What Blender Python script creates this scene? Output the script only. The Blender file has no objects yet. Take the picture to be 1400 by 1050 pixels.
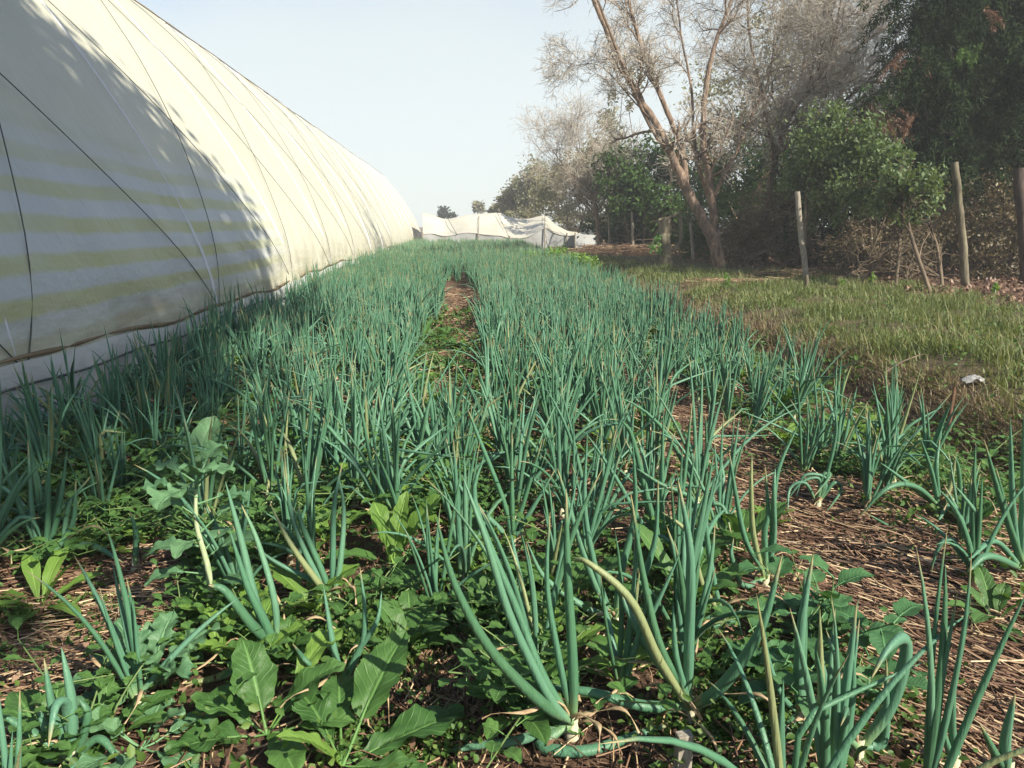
import bpy, math, random
import numpy as np
from mathutils import Vector, Euler
R = np.random.default_rng(7)
random.seed(7)
D = bpy.data
SC = bpy.context.scene
C = SC.collection
rad = math.radians

# ------------------------------------------------------------------ camera, sky, sun, exposure
CAM_H, PITCH, YAW, FPX = 1.0, rad(11.7), rad(4.05), 1038.0      # yaw to the right of +Y
cam = D.cameras.new('camera'); cam.sensor_width = 36; cam.lens = FPX/1400*36
cam.clip_start = .05; cam.clip_end = 3000
co = D.objects.new('camera', cam); C.objects.link(co)
co.location = (0, 0, CAM_H); co.rotation_euler = (math.pi/2-PITCH, 0, -YAW)
SC.camera = co
SUN_EL, SUN_AZ = rad(39), rad(136)      # azimuth measured clockwise from +Y: behind the camera on the right
w = D.worlds.new('World'); SC.world = w; w.use_nodes = True
nt = w.node_tree; bg = nt.nodes['Background']; bg.inputs[1].default_value = .088
sky = nt.nodes.new('ShaderNodeTexSky'); sky.sky_type = 'NISHITA'; sky.sun_disc = False
sky.sun_elevation = SUN_EL; sky.sun_rotation = SUN_AZ
sky.air_density = 1.0; sky.dust_density = 1.0; sky.ozone_density = 1.0; sky.sun_intensity = 1; sky.altitude = 300
# thin white cloud veil, thickest towards the horizon
tc = nt.nodes.new('ShaderNodeTexCoord'); sp_ = nt.nodes.new('ShaderNodeSeparateXYZ'); nt.links.new(tc.outputs['Generated'], sp_.inputs[0])
nz0 = nt.nodes.new('ShaderNodeTexNoise'); nz0.inputs['Scale'].default_value = 2.2; nz0.inputs['Detail'].default_value = 5
mp0 = nt.nodes.new('ShaderNodeMapping'); mp0.inputs['Scale'].default_value = (1, 1, 3); nt.links.new(tc.outputs['Generated'], mp0.inputs[0]); nt.links.new(mp0.outputs[0], nz0.inputs[0])
m1 = nt.nodes.new('ShaderNodeMath'); m1.operation = 'MULTIPLY_ADD'; nt.links.new(nz0.outputs[0], m1.inputs[0]); m1.inputs[1].default_value = -.3; nt.links.new(sp_.outputs[2], m1.inputs[2])
rp0 = nt.nodes.new('ShaderNodeValToRGB'); nt.links.new(m1.outputs[0], rp0.inputs[0])
rp0.color_ramp.interpolation = 'EASE'
rp0.color_ramp.elements[0].position = 0.0; rp0.color_ramp.elements[0].color = (.85, .85, .85, 1)
rp0.color_ramp.elements[1].position = .34; rp0.color_ramp.elements[1].color = (0, 0, 0, 1)
mx0 = nt.nodes.new('ShaderNodeMix'); mx0.data_type = 'RGBA'; nt.links.new(rp0.outputs[0], mx0.inputs[0]); nt.links.new(sky.outputs[0], mx0.inputs[6])
mx0.inputs[7].default_value = (5.0, 5.4, 5.25, 1); nt.links.new(mx0.outputs[2], bg.inputs[0])
sl = D.lights.new('sun', 'SUN'); sl.energy = 5.0; sl.angle = rad(.5); sl.color = (1, .93, .8)
so = D.objects.new('sun', sl); C.objects.link(so)
SD = Vector((math.sin(SUN_AZ)*math.cos(SUN_EL), math.cos(SUN_AZ)*math.cos(SUN_EL), math.sin(SUN_EL)))
so.rotation_euler = SD.to_track_quat('Z', 'Y').to_euler(); so.location = SD*60
SC.view_settings.view_transform = 'Standard'; SC.view_settings.look = 'None'
SC.view_settings.exposure = 1.0; SC.view_settings.gamma = 1
try: SC.view_settings.use_curve_mapping = False
except Exception: pass

HAZE = .0025
SC.cycles.use_denoising = True
# ------------------------------------------------------------------ helpers
_rot = Euler(co.rotation_euler).to_matrix()
def ray(px, py): return _rot @ Vector(((px-700)/FPX, -(py-525)/FPX, -1))
def G(px, py, z=0.0):                    # ground point seen at a place of the photograph
    d = ray(px, py); k = (z-CAM_H)/d.z; return np.array((d.x*k, d.y*k, z))
def Q(px, py, Y):                        # point at distance Y along the field
    d = ray(px, py); k = Y/d.y; return np.array((d.x*k, Y, CAM_H+d.z*k))

def ss(a, b, x):
    t = np.clip((x-a)/(b-a), 0, 1); return t*t*(3-2*t)
def wob(x, y, f=1.0):
    return (np.sin(x*1.7*f+y*.9*f)+np.sin(y*2.3*f-x*1.1*f+1.3)+np.sin(x*3.9*f+2.1)*np.cos(y*3.1*f+.4))/3
def edge(y): return 1.92+.03*np.asarray(y)      # right-hand edge of the onion field
def gz(x, y):
    x = np.asarray(x, float); y = np.asarray(y, float)
    z = np.zeros(np.broadcast(x, y).shape)
    e = edge(y)
    near = ss(60, 40, y)
    for c, wd in ((-1.05, .22), (0.0, .13), (1.15, .2)):
        z = z-.045*np.exp(-((x-c+.05*np.sin(y*.8))/wd)**2)*near*(x < e)
    z = z-.24*np.exp(-((x-e-.6)/.36)**2)*near
    z = z+.10*ss(.75, 1.7, x-e)+.03*wob(x*2.2, y*1.9)*ss(.8, 1.6, x-e)
    z = z+.02*wob(x, y, .8)+.012*wob(x, y, 4.1)
    return z

def mesh(name, V, F, attrs=None, smooth=True, mats=()):
    me = D.meshes.new(name)
    V = np.ascontiguousarray(V, np.float32); F = np.ascontiguousarray(F, np.int32)
    n, k = F.shape
    me.vertices.add(len(V)); me.vertices.foreach_set('co', V.ravel())
    me.loops.add(n*k); me.loops.foreach_set('vertex_index', F.ravel())
    me.polygons.add(n); me.polygons.foreach_set('loop_start', np.arange(0, n*k, k, dtype=np.int32))
    me.polygons.foreach_set('use_smooth', np.full(n, smooth))
    if attrs:
        for a, v in attrs.items():
            at = me.attributes.new(a, 'FLOAT', 'POINT'); at.data.foreach_set('value', np.ascontiguousarray(v, np.float32))
    me.update(calc_edges=True); me.validate()
    for m in mats: me.materials.append(m)
    return me
def obj(name, me, parent=None, loc=None):
    o = D.objects.new(name, me); C.objects.link(o)
    if parent is not None: o.parent = parent
    if loc is not None: o.location = loc
    return o
def tag(o, label, cat, group=None, kind=None):
    if label: o['label'] = label
    if cat: o['category'] = cat
    if group: o['group'] = group
    if kind: o['kind'] = kind
    return o
def thing(name, label, cat, loc=(0, 0, 0), group=None, rz=0):
    o = D.objects.new(name, None); C.objects.link(o); o.location = loc; o.rotation_euler[2] = rz
    o.empty_display_size = .1
    return tag(o, label, cat, group)
def join(parts):
    V, F, A, n = [], [], {}, 0
    for v, f, a in parts:
        V.append(v); F.append(f+n); n += len(v)
        for k in a: A.setdefault(k, []).append(a[k])
    return np.concatenate(V), np.concatenate(F), {k: np.concatenate(x) for k, x in A.items()}

def tubes(P, r, sides=4, flat=1.0, rnd=None, spin=None):
    """P (N,S,3) paths, r (N,S) radii -> verts, quads, attrs t / rnd"""
    P = np.asarray(P, float); N, S, _ = P.shape; r = np.broadcast_to(r, (N, S))
    T = np.gradient(P, axis=1); T /= np.linalg.norm(T, axis=2, keepdims=True)+1e-9
    ov = P[:, -1]-P[:, 0]; ov /= np.linalg.norm(ov, axis=1, keepdims=True)+1e-9
    ref = np.where(np.abs(ov[:, 2:3]) > .8, np.array([[1., 0, 0]]), np.array([[0, 0, 1.]]))
    if spin is not None:
        ref = np.stack([np.cos(spin), np.sin(spin), np.zeros(N)], 1)
    n1 = np.cross(T, ref[:, None, :]); n1 /= np.linalg.norm(n1, axis=2, keepdims=True)+1e-9
    n2 = np.cross(T, n1)
    a = np.linspace(0, 2*np.pi, sides, endpoint=False)
    V = P[:, :, None, :]+r[:, :, None, None]*(np.cos(a)[None, None, :, None]*n1[:, :, None, :]
        + flat*np.sin(a)[None, None, :, None]*n2[:, :, None, :])
    idx = np.arange(N*S*sides).reshape(N, S, sides)
    nx = np.roll(idx, -1, axis=2)
    F = np.stack([idx[:, :-1], nx[:, :-1], nx[:, 1:], idx[:, 1:]], -1).reshape(-1, 4)
    t = np.broadcast_to(np.linspace(0, 1, S)[None, :, None], (N, S, sides)).ravel()
    if rnd is None: rnd = R.random(N)
    q = np.broadcast_to(np.asarray(rnd)[:, None, None], (N, S, sides)).ravel()
    return V.reshape(-1, 3), F, {'t': t.copy(), 'rnd': q.copy()}
def tube(pts, r, sides=8, n=None, flat=1.0):
    """smooth tube through pts (Catmull-Rom)"""
    p = np.array(pts, float); r = np.broadcast_to(np.asarray(r, float), (len(p),))
    if n is None: n = max(6, len(p)*4)
    p2 = catmull(p, n); r2 = np.interp(np.linspace(0, len(p)-1, n), range(len(p)), r)
    return tubes(p2[None], r2[None], sides, flat)
def catmull(p, n):
    q = np.vstack([2*p[0]-p[1], p, 2*p[-1]-p[-2]])
    u = np.linspace(0, len(p)-1-1e-6, n); i = u.astype(int); f = (u-i)[:, None]
    a, b, c, d = q[i], q[i+1], q[i+2], q[i+3]
    return .5*((2*b)+(c-a)*f+(2*a-5*b+4*c-d)*f**2+(3*b-3*c+d-a)*f**3)
def box(c, s, rz=0):
    x, y, z = np.array(s)/2
    V = np.array([(-x,-y,-z),(x,-y,-z),(x,y,-z),(-x,y,-z),(-x,-y,z),(x,-y,z),(x,y,z),(-x,y,z)])
    ca, sa = math.cos(rz), math.sin(rz)
    V = np.stack([V[:,0]*ca-V[:,1]*sa, V[:,0]*sa+V[:,1]*ca, V[:,2]], 1)+np.array(c)
    F = np.array([(0,3,2,1),(4,5,6,7),(0,1,5,4),(1,2,6,5),(2,3,7,6),(3,0,4,7)])
    return V, F, {'t': np.zeros(8), 'rnd': np.zeros(8)}

# ------------------------------------------------------------------ materials
def nodes(name):
    m = D.materials.new(name); m.use_nodes = True
    n = m.node_tree.nodes; p = n['Principled BSDF']
    return m, n, m.node_tree.links, p
def attr(n, name):
    a = n.new('ShaderNodeAttribute'); a.attribute_name = name; return a.outputs['Fac']
def noise(n, l, scale, detail=4, rough=.55, vec=None, coord='Object', stretch=None):
    t = n.new('ShaderNodeTexNoise'); t.inputs['Scale'].default_value = scale
    t.inputs['Detail'].default_value = detail; t.inputs['Roughness'].default_value = rough
    if vec is None:
        if coord == 'World':
            vec = n.new('ShaderNodeNewGeometry').outputs['Position']
        else:
            vec = n.new('ShaderNodeTexCoord').outputs[coord]
    if stretch:
        mp = n.new('ShaderNodeMapping'); mp.inputs['Scale'].default_value = stretch[:3]
        if len(stretch) > 3: mp.inputs['Rotation'].default_value = stretch[3:6]
        l.new(vec, mp.inputs[0]); vec = mp.outputs[0]
    l.new(vec, t.inputs['Vector']); return t.outputs['Fac']
def ramp(n, l, fac, stops):
    r = n.new('ShaderNodeValToRGB'); e = r.color_ramp.elements
    while len(e) < len(stops): e.new(.5)
    for i, (p, c) in enumerate(stops):
        e[i].position = p; e[i].color = (*c, 1) if len(c) == 3 else c
    l.new(fac, r.inputs[0]); return r.outputs[0]
def mixc(n, l, fac, a, b, mode='MIX'):
    m = n.new('ShaderNodeMix'); m.data_type = 'RGBA'; m.blend_type = mode
    for s, v in ((m.inputs[0], fac), (m.inputs[6], a), (m.inputs[7], b)):
        if isinstance(v, (int, float)): s.default_value = v
        elif isinstance(v, tuple): s.default_value = (*v, 1)
        else: l.new(v, s)
    return m.outputs[2]
def math_(n, l, op, a, b=None):
    m = n.new('ShaderNodeMath'); m.operation = op
    for s, v in ((m.inputs[0], a), (m.inputs[1], b)):
        if v is None: continue
        if isinstance(v, (int, float)): s.default_value = v
        else: l.new(v, s)
    return m.outputs[0]
def bump(n, l, p, h, strength=.3, dist=.02):
    b = n.new('ShaderNodeBump'); b.inputs['Strength'].default_value = strength; b.inputs['Distance'].default_value = dist
    l.new(h, b.inputs['Height']); l.new(b.outputs[0], p.inputs['Normal']); return b
def translucent(m, n, l, p, col, fac):
    t = n.new('ShaderNodeBsdfTranslucent')
    if isinstance(col, tuple): t.inputs[0].default_value = (*col, 1)
    else: l.new(col, t.inputs[0])
    mx = n.new('ShaderNodeMixShader'); mx.inputs[0].default_value = fac
    l.new(p.outputs[0], mx.inputs[1]); l.new(t.outputs[0], mx.inputs[2])
    l.new(mx.outputs[0], n['Material Output'].inputs[0])

def leaf_mat(name, c1, c2, c3=None, tr=.3, rough=.55, nscale=3, spec=.35, veins=False, world=True):
    """foliage: colour varies leaf by leaf (rnd) and in patches"""
    m, n, l, p = nodes(name)
    a = attr(n, 'rnd'); ns = noise(n, l, nscale, 3, coord='World' if world else 'Object')
    k = math_(n, l, 'ADD', math_(n, l, 'MULTIPLY', a, .55), math_(n, l, 'MULTIPLY', ns, .5))
    st = [(.2, c1), (.8, c2)] if c3 is None else [(.15, c1), (.6, c2), (.9, c3)]
    col = ramp(n, l, k, st)
    if veins:
        u = attr(n, 't'); av = math_(n, l, 'ABSOLUTE', attr(n, 'v'))
        mid = ramp(n, l, av, [(.03, (1, 1, 1)), (.10, (0, 0, 0))])
        fr = math_(n, l, 'ABSOLUTE', math_(n, l, 'SUBTRACT', math_(n, l, 'FRACT', math_(n, l, 'SUBTRACT', math_(n, l, 'MULTIPLY', u, 10), math_(n, l, 'MULTIPLY', av, 2.2))), .5))
        side = ramp(n, l, fr, [(.40, (0, 0, 0)), (.48, (.55, .55, .55))])
        v = math_(n, l, 'MAXIMUM', mid, side)
        col = mixc(n, l, math_(n, l, 'MULTIPLY', v, .5), col, tuple(min(1, x*2.1+.03) for x in c2))
        bump(n, l, p, math_(n, l, 'ADD', v, noise(n, l, 60, 3)), .5, .004)
    l.new(col, p.inputs['Base Color'])
    p.inputs['Roughness'].default_value = rough; p.inputs['Specular IOR Level'].default_value = spec
    if tr: translucent(m, n, l, p, mixc(n, l, .5, col, (min(1, c2[0]*2.2), min(1, c2[1]*1.9), c2[2]*.6)), tr)
    return m

def onion_mat():
    m, n, l, p = nodes('onion_leaf')
    t = attr(n, 't'); q = attr(n, 'rnd'); ob = n.new('ShaderNodeObjectInfo').outputs['Random']
    wn = noise(n, l, 1.6, 2, coord='World')
    k = math_(n, l, 'ADD', math_(n, l, 'MULTIPLY', math_(n, l, 'FRACT', math_(n, l, 'ADD', q, ob)), .6), math_(n, l, 'MULTIPLY', wn, .4))
    g = ramp(n, l, k, [(.12, (.034, .10, .036)), (.38, (.056, .165, .085)), (.62, (.078, .20, .125)), (.82, (.12, .26, .15)), (.97, (.16, .27, .09))])
    ba = ramp(n, l, t, [(0, (.45, .46, .26)), (.05, (.2, .3, .1)), (.16, (.5, .5, .5))])
    col = mixc(n, l, ramp(n, l, t, [(0, (1, 1, 1)), (.06, (.5, .5, .5)), (.18, (0, 0, 0))]), g, (.26, .36, .13))
    tip = math_(n, l, 'MULTIPLY', ramp(n, l, t, [(.86, (0, 0, 0)), (.97, (1, 1, 1))]), math_(n, l, 'GREATER_THAN', math_(n, l, 'FRACT', math_(n, l, 'MULTIPLY', kq if 0 else math_(n, l, 'ADD', q, ob), 7.7)), .5))
    col = mixc(n, l, tip, col, (.4, .3, .14))
    kq = math_(n, l, 'FRACT', math_(n, l, 'ADD', q, ob))
    yl = math_(n, l, 'GREATER_THAN', kq, .95)
    col = mixc(n, l, math_(n, l, 'MULTIPLY', yl, .75), col, (.30, .27, .10))
    fine = noise(n, l, 40, 4, coord='Object')
    col = mixc(n, l, math_(n, l, 'MULTIPLY', fine, .35), col, (.16, .32, .19))
    l.new(col, p.inputs['Base Color'])
    p.inputs['Roughness'].default_value = .46; p.inputs['Specular IOR Level'].default_value = .38
    p.inputs['Sheen Weight'].default_value = .04
    sn = noise(n, l, 30, 2, coord='Object', stretch=(6, 6, .4)); bump(n, l, p, math_(n, l, 'ADD', sn, math_(n, l, 'MULTIPLY', fine, .5)), .5, .004)
    translucent(m, n, l, p, (.16, .34, .12), .12)
    return m

def simple(name, c1, c2, scale=8, rough=.85, bs=.4, bd=.02, stretch=None, detail=6, spec=.3, tr=0, world=False):
    m, n, l, p = nodes(name)
    ns = noise(n, l, scale, detail, .62, stretch=stretch, coord='World' if world else 'Object')
    col = ramp(n, l, ns, [(.3, c1), (.7, c2)])
    l.new(col, p.inputs['Base Color']); p.inputs['Roughness'].default_value = rough
    p.inputs['Specular IOR Level'].default_value = spec
    bump(n, l, p, ns, bs, bd)
    if tr: translucent(m, n, l, p, col, tr)
    return m

M = {}
M['onion'] = onion_mat()
M['neck'] = simple('onion_neck', (.42, .40, .26), (.62, .58, .42), 60, .5, .2, .003, stretch=(8, 8, .6))
M['dry'] = simple('dry_leaf', (.30, .20, .10), (.58, .45, .28), 35, .75, .5, .004, tr=.2)
M['green_stem'] = simple('green_stem', (.08, .14, .04), (.16, .22, .08), 30, .6, .2, .004)
M['straw'] = None
def straw_mat():
    m, n, l, p = nodes('straw')
    q = attr(n, 'rnd')
    col = ramp(n, l, q, [(.0, (.07, .036, .022)), (.35, (.16, .085, .05)), (.7, (.29, .18, .105)), (.88, (.46, .33, .19)), (1, (.68, .53, .33))])
    l.new(col, p.inputs['Base Color']); p.inputs['Roughness'].default_value = .7
    return m
M['straw'] = straw_mat()
M['weed'] = leaf_mat('broad_weed_leaf', (.045, .115, .028), (.09, .19, .045), tr=.3, rough=.5, veins=True, nscale=6)
M['weed_yellow'] = leaf_mat('yellow_green_leaf', (.10, .20, .035), (.16, .28, .05), tr=.35, rough=.5, veins=True, nscale=6)
M['kale'] = leaf_mat('kale_leaf', (.065, .155, .075), (.11, .22, .10), tr=.2, rough=.5, veins=True, nscale=6)
M['nettle'] = leaf_mat('serrated_leaf', (.04, .12, .045), (.07, .17, .06), tr=.25, rough=.55, veins=True, nscale=6)
M['stem'] = simple('weed_stem', (.25, .33, .16), (.42, .46, .30), 30, .6, .2, .004, stretch=(5, 5, 1))
M['cover'] = leaf_mat('ground_cover', (.035, .085, .015), (.075, .15, .03), (.15, .22, .05), tr=.25)
M['grass'] = leaf_mat('grass', (.05, .08, .022), (.14, .175, .055), (.42, .36, .20), tr=.3, nscale=2.2)
M['dry_grass'] = leaf_mat('dry_grass', (.12, .09, .05), (.3, .24, .14), tr=.15)
M['wood'] = simple('weathered_wood', (.16, .14, .11), (.40, .36, .29), 12, .85, .6, .01, stretch=(6, 6, .5))
M['bark'] = simple('pale_bark', (.075, .05, .038), (.32, .235, .17), 9, .9, .9, .04, stretch=(2, 2, .6))
M['bark_dark'] = simple('dark_bark', (.04, .03, .025), (.12, .09, .07), 5, .9, .9, .04, stretch=(2, 2, .6))
M['twig'] = simple('pale_twig', (.30, .26, .21), (.55, .50, .42), 3, .85, .2, .01)
M['twig_dark'] = simple('brown_twig', (.06, .045, .03), (.2, .15, .1), 3, .85, .2, .01)

# ------------------------------------------------------------------ ground
def graded(lo, hi, c, fine, grow):
    out = [c]; s = fine
    while out[-1] < hi: out.append(out[-1]+s); s *= grow if abs(out[-1]-c) > 5 else 1.0
    s = fine; left = []; x = c
    while x > lo: x -= s; left.append(x); s *= grow if abs(x-c) > 5 else 1.0
    return np.array(left[::-1]+out)
gx = graded(-900, 900, .5, .045, 1.06); gy = graded(-200, 1500, 3.5, .05, 1.05)
X, Y = np.meshgrid(gx, gy, indexing='ij')
Z = gz(X, Y)+.006*wob(X*5, Y*5, 3)+R.normal(0, .004, X.shape)
V = np.stack([X, Y, Z], -1).reshape(-1, 3)
ii = np.arange(len(gx)*len(gy)).reshape(len(gx), len(gy))
F = np.stack([ii[:-1, :-1], ii[1:, :-1], ii[1:, 1:], ii[:-1, 1:]], -1).reshape(-1, 4)
def ground_mat():
    m, n, l, p = nodes('mulched_soil')
    pos = n.new('ShaderNodeNewGeometry').outputs['Position']
    a = noise(n, l, 2.2, 8, .65, vec=pos); b = noise(n, l, 28, 8, .7, vec=pos)
    st = noise(n, l, 14, 6, .7, vec=pos, stretch=(7, 1, 1, 0, 0, .5)); st2 = noise(n, l, 14, 6, .7, vec=pos, stretch=(1, 8, 1, 0, 0, .3))
    soil = ramp(n, l, b, [(.3, (.035, .022, .015)), (.55, (.11, .068, .046)), (.75, (.21, .145, .10))])
    strw = ramp(n, l, math_(n, l, 'MAXIMUM', st, st2), [(.48, (.09, .052, .034)), (.6, (.22, .135, .085)), (.75, (.44, .32, .21))])
    col = mixc(n, l, ramp(n, l, a, [(.35, (.15,)*3), (.6, (.9,)*3)]), soil, strw)
    # dry turf beyond the field edge
    sx = n.new('ShaderNodeSeparateXYZ'); l.new(pos, sx.inputs[0])
    e = math_(n, l, 'ADD', math_(n, l, 'SUBTRACT', sx.outputs[0], math_(n, l, 'MULTIPLY', sx.outputs[1], .03)), math_(n, l, 'MULTIPLY', a, .8))
    k = ramp(n, l, math_(n, l, 'MULTIPLY', e, .1), [(.31, (0, 0, 0)), (.36, (1, 1, 1))])
    turf = ramp(n, l, b, [(.3, (.045, .04, .022)), (.5, (.11, .09, .05)), (.7, (.22, .17, .10))])
    col = mixc(n, l, k, col, turf)
    k2 = ramp(n, l, math_(n, l, 'MULTIPLY', e, .1), [(.62, (0, 0, 0)), (.72, (1, 1, 1))])
    litter = ramp(n, l, b, [(.3, (.06, .035, .025)), (.55, (.13, .075, .05)), (.75, (.22, .14, .1))])
    col = mixc(n, l, k2, col, litter)
    l.new(col, p.inputs['Base Color']); p.inputs['Roughness'].default_value = .95; p.inputs['Specular IOR Level'].default_value = .15
    bump(n, l, p, math_(n, l, 'ADD', b, math_(n, l, 'MAXIMUM', st, st2)), .9, .03)
    return m
tag(obj('ground', mesh('ground', V, F, mats=[ground_mat()])), 'brown mulched soil of the field and dry turf beside it', None, kind='structure')

# ------------------------------------------------------------------ greenhouse
PROF = np.array([(-2.12, .30), (-2.13, .42), (-2.2, .75), (-2.36, 1.15), (-2.68, 1.78), (-3.07, 2.42), (-3.5, 3.02), (-4.2, 3.84), (-5.0, 4.47), (-6.0, 4.93), (-7.2, 5.1)])
full = np.vstack([PROF, np.stack([-14.4-PROF[-2::-1, 0], PROF[-2::-1, 1]], 1)])
def prof(s):                 # s 0..1 over the whole arch, 3D xz
    P3 = catmull(np.column_stack([full, np.zeros(len(full))]), 400)[:, :2]
    L = np.r_[0, np.cumsum(np.linalg.norm(np.diff(P3, axis=0), axis=1))]
    s = np.asarray(s)*L[-1]
    return np.interp(s, L, P3[:, 0]), np.interp(s, L, P3[:, 1]), L[-1]
LTOT = float(prof(0)[2])
gh = thing('greenhouse', 'long arched greenhouse under a cream plastic cover beside the onion field', 'greenhouse', (0, 0, 0))
ARC = np.r_[np.linspace(0, 4.5, 90), np.linspace(4.6, LTOT, 60)]/LTOT
YS = np.r_[np.arange(-3, 16, .1), np.arange(16, 47.01, .25)]
px_, pz_, _ = prof(ARC)
A2, Y2 = np.meshgrid(ARC*LTOT, YS, indexing='ij')
XX = np.broadcast_to(px_[:, None], A2.shape).copy(); ZZ = np.broadcast_to(pz_[:, None], A2.shape).copy()
hoopY = np.arange(-2.7, 47, 3.12)+.22
ph = (Y2-hoopY[0])/3.12*np.pi
sag = -.022*np.abs(np.sin(ph))**1.0*ss(.1, 1.2, A2)
wr = .010*np.sin(Y2*5+A2*3.1+1.5*np.sin(A2*2+Y2*.7))*ss(2.8, .6, A2)+.006*np.sin(Y2*11-A2*7+2*np.sin(Y2*1.3))*ss(2.2, .3, A2)
wr = wr+.02*ss(.35, .1, A2)*np.sin(Y2*3.3+np.sin(Y2*7.7))
dx = np.gradient(px_); dz = np.gradient(pz_); nl = np.hypot(dx, dz); nx_, nz_ = (dz/nl)[:, None], (-dx/nl)[:, None]
XX += nx_*(sag+wr); ZZ += nz_*(sag+wr)
# the bottom hem rides up and down a little along its length
ZZ += (.035*np.sin(Y2*.55+.4)+.015*np.sin(Y2*1.9))*ss(.9, 0, A2)
ni, nj = A2.shape; ii = np.arange(ni*nj).reshape(ni, nj)
F = np.stack([ii[:-1, :-1], ii[:-1, 1:], ii[1:, 1:], ii[1:, :-1]], -1).reshape(-1, 4)
def cover_mat(name, bands=True, base=((.53, .52, .405), (.60, .585, .46))):
    m, n, l, p = nodes(name)
    pos = n.new('ShaderNodeNewGeometry').outputs['Position']
    big = noise(n, l, .8, 4, vec=pos); fold = noise(n, l, 2.4, 6, .6, vec=pos, stretch=(1, 1, 2.2, rad(-40), 0, 0))
    fine = noise(n, l, 1.2, 5, .6, vec=pos, stretch=(3, 9, 1.0, rad(-50), 0, 0))
    col = ramp(n, l, big, [(.3, base[0]), (.7, base[1])])
    if bands:  # yellow-green light stripes showing through the film, painted into its colour
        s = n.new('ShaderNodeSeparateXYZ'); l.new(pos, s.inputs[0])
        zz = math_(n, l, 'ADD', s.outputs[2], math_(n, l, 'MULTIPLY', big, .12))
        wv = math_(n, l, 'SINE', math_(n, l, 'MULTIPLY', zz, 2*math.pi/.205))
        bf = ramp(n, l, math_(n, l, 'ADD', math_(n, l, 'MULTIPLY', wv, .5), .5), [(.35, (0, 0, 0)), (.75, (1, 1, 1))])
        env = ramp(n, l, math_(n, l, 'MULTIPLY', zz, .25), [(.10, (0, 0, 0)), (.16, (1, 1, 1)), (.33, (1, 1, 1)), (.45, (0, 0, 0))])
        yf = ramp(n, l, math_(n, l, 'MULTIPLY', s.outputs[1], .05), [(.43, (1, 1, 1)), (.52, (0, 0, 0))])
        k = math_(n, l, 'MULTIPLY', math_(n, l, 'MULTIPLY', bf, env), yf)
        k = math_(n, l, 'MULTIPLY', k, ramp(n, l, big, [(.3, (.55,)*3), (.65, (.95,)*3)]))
        pale = mixc(n, l, math_(n, l, 'MULTIPLY', math_(n, l, 'MULTIPLY', yf, env), .9), col, (.49, .525, .54))  # blue-grey of the wall's shade painted into the near, lower film
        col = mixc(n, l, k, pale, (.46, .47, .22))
        dirt = math_(n, l, 'MULTIPLY', ramp(n, l, math_(n, l, 'MULTIPLY', zz, .25), [(.09, (.7,)*3), (.2, (0, 0, 0))]), ramp(n, l, noise(n, l, 3, 7, .7, vec=pos, stretch=(1, .5, 4)), [(.45, (0, 0, 0)), (.65, (1, 1, 1))]))
        col = mixc(n, l, dirt, col, (.34, .27, .16))
    l.new(col, p.inputs['Base Color']); p.inputs['Roughness'].default_value = .38; p.inputs['Specular IOR Level'].default_value = .35
    bump(n, l, p, math_(n, l, 'ADD', fold, math_(n, l, 'MULTIPLY', fine, .6)), .4, .06)
    translucent(m, n, l, p, col, .16)
    return m
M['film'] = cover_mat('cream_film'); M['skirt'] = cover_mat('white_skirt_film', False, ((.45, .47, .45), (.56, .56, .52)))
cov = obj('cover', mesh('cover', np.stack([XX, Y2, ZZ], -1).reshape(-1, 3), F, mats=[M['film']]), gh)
def surf(a, y, off=0.0):       # a: arc length from the hem of the near wall
    s = np.clip(np.asarray(a, float)/LTOT, 0, 1); x, z, _ = prof(s); x2, z2, _ = prof(np.clip(s+.003, 0, 1))
    d = np.hypot(x2-x, z2-z)+1e-9; return np.stack([x+(z2-z)/d*off, np.broadcast_to(y, x.shape), z-(x2-x)/d*off], -1)
hm = simple('pale_hoop_band', (.54, .56, .58), (.60, .61, .63), 6, .6, .1, .005)
aa = np.linspace(-.0, LTOT, 60)
for k, y in enumerate(hoopY):
    pts = surf(aa, y, -.011); pts = np.vstack([[pts[0, 0], y, -.1], pts, [pts[-1, 0], y, -.1]])
    v, f, at = tubes(pts[None], np.full((1, len(pts)), .020), 8)
    obj('hoop', mesh('hoop', v, f, at, mats=[hm]), gh)
rope = simple('dark_rope', (.05, .055, .05), (.12, .12, .1), 60, .9, .3, .003)
anch = [.8, 3.8, 6.85, 9.9, 12.95, 16, 19.1, 22.2, 25.3]
for y in anch:
    for sgn, rate in ((1, .66), (-1, 1.0)):
        a = np.linspace(0.02, LTOT/2, 46)
        yy = y+sgn*rate*a*(1+.05*np.sin(a*1.1+y))
        pts = surf(a, 0, .016); pts[:, 1] = yy
        v, f, at = tubes(pts[None], np.full((1, len(pts)), .0038), 5)
        obj('rope', mesh('rope', v, f, at, mats=[rope]), gh)
brown = simple('brown_batten', (.10, .07, .04), (.26, .19, .11), 9, .85, .5, .01, stretch=(1, .3, 1))
yy = np.arange(-3, 47, .25)
hz = .33+.035*np.sin(yy*.55+.4)+.015*np.sin(yy*1.9)+.012*np.sin(yy*4.1)
v, f, at = tubes(np.stack([np.full_like(yy, -2.105)+.01*np.sin(yy*2.3), yy, hz+.02], 1)[None], (.011+.005*np.sin(yy*5))[None], 6)
obj('hem_batten', mesh('hem_batten', v, f, at, mats=[brown]), gh)
lz = hz-.085+.02*np.sin(yy*1.1)
v, f, at = tubes(np.stack([np.full_like(yy, -2.03)+.012*np.sin(yy*3.1), yy, lz], 1)[None], np.full((1, len(yy)), .007), 5)
obj('lashing_rope', mesh('lashing_rope', v, f, at, mats=[rope]), gh)
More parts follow.
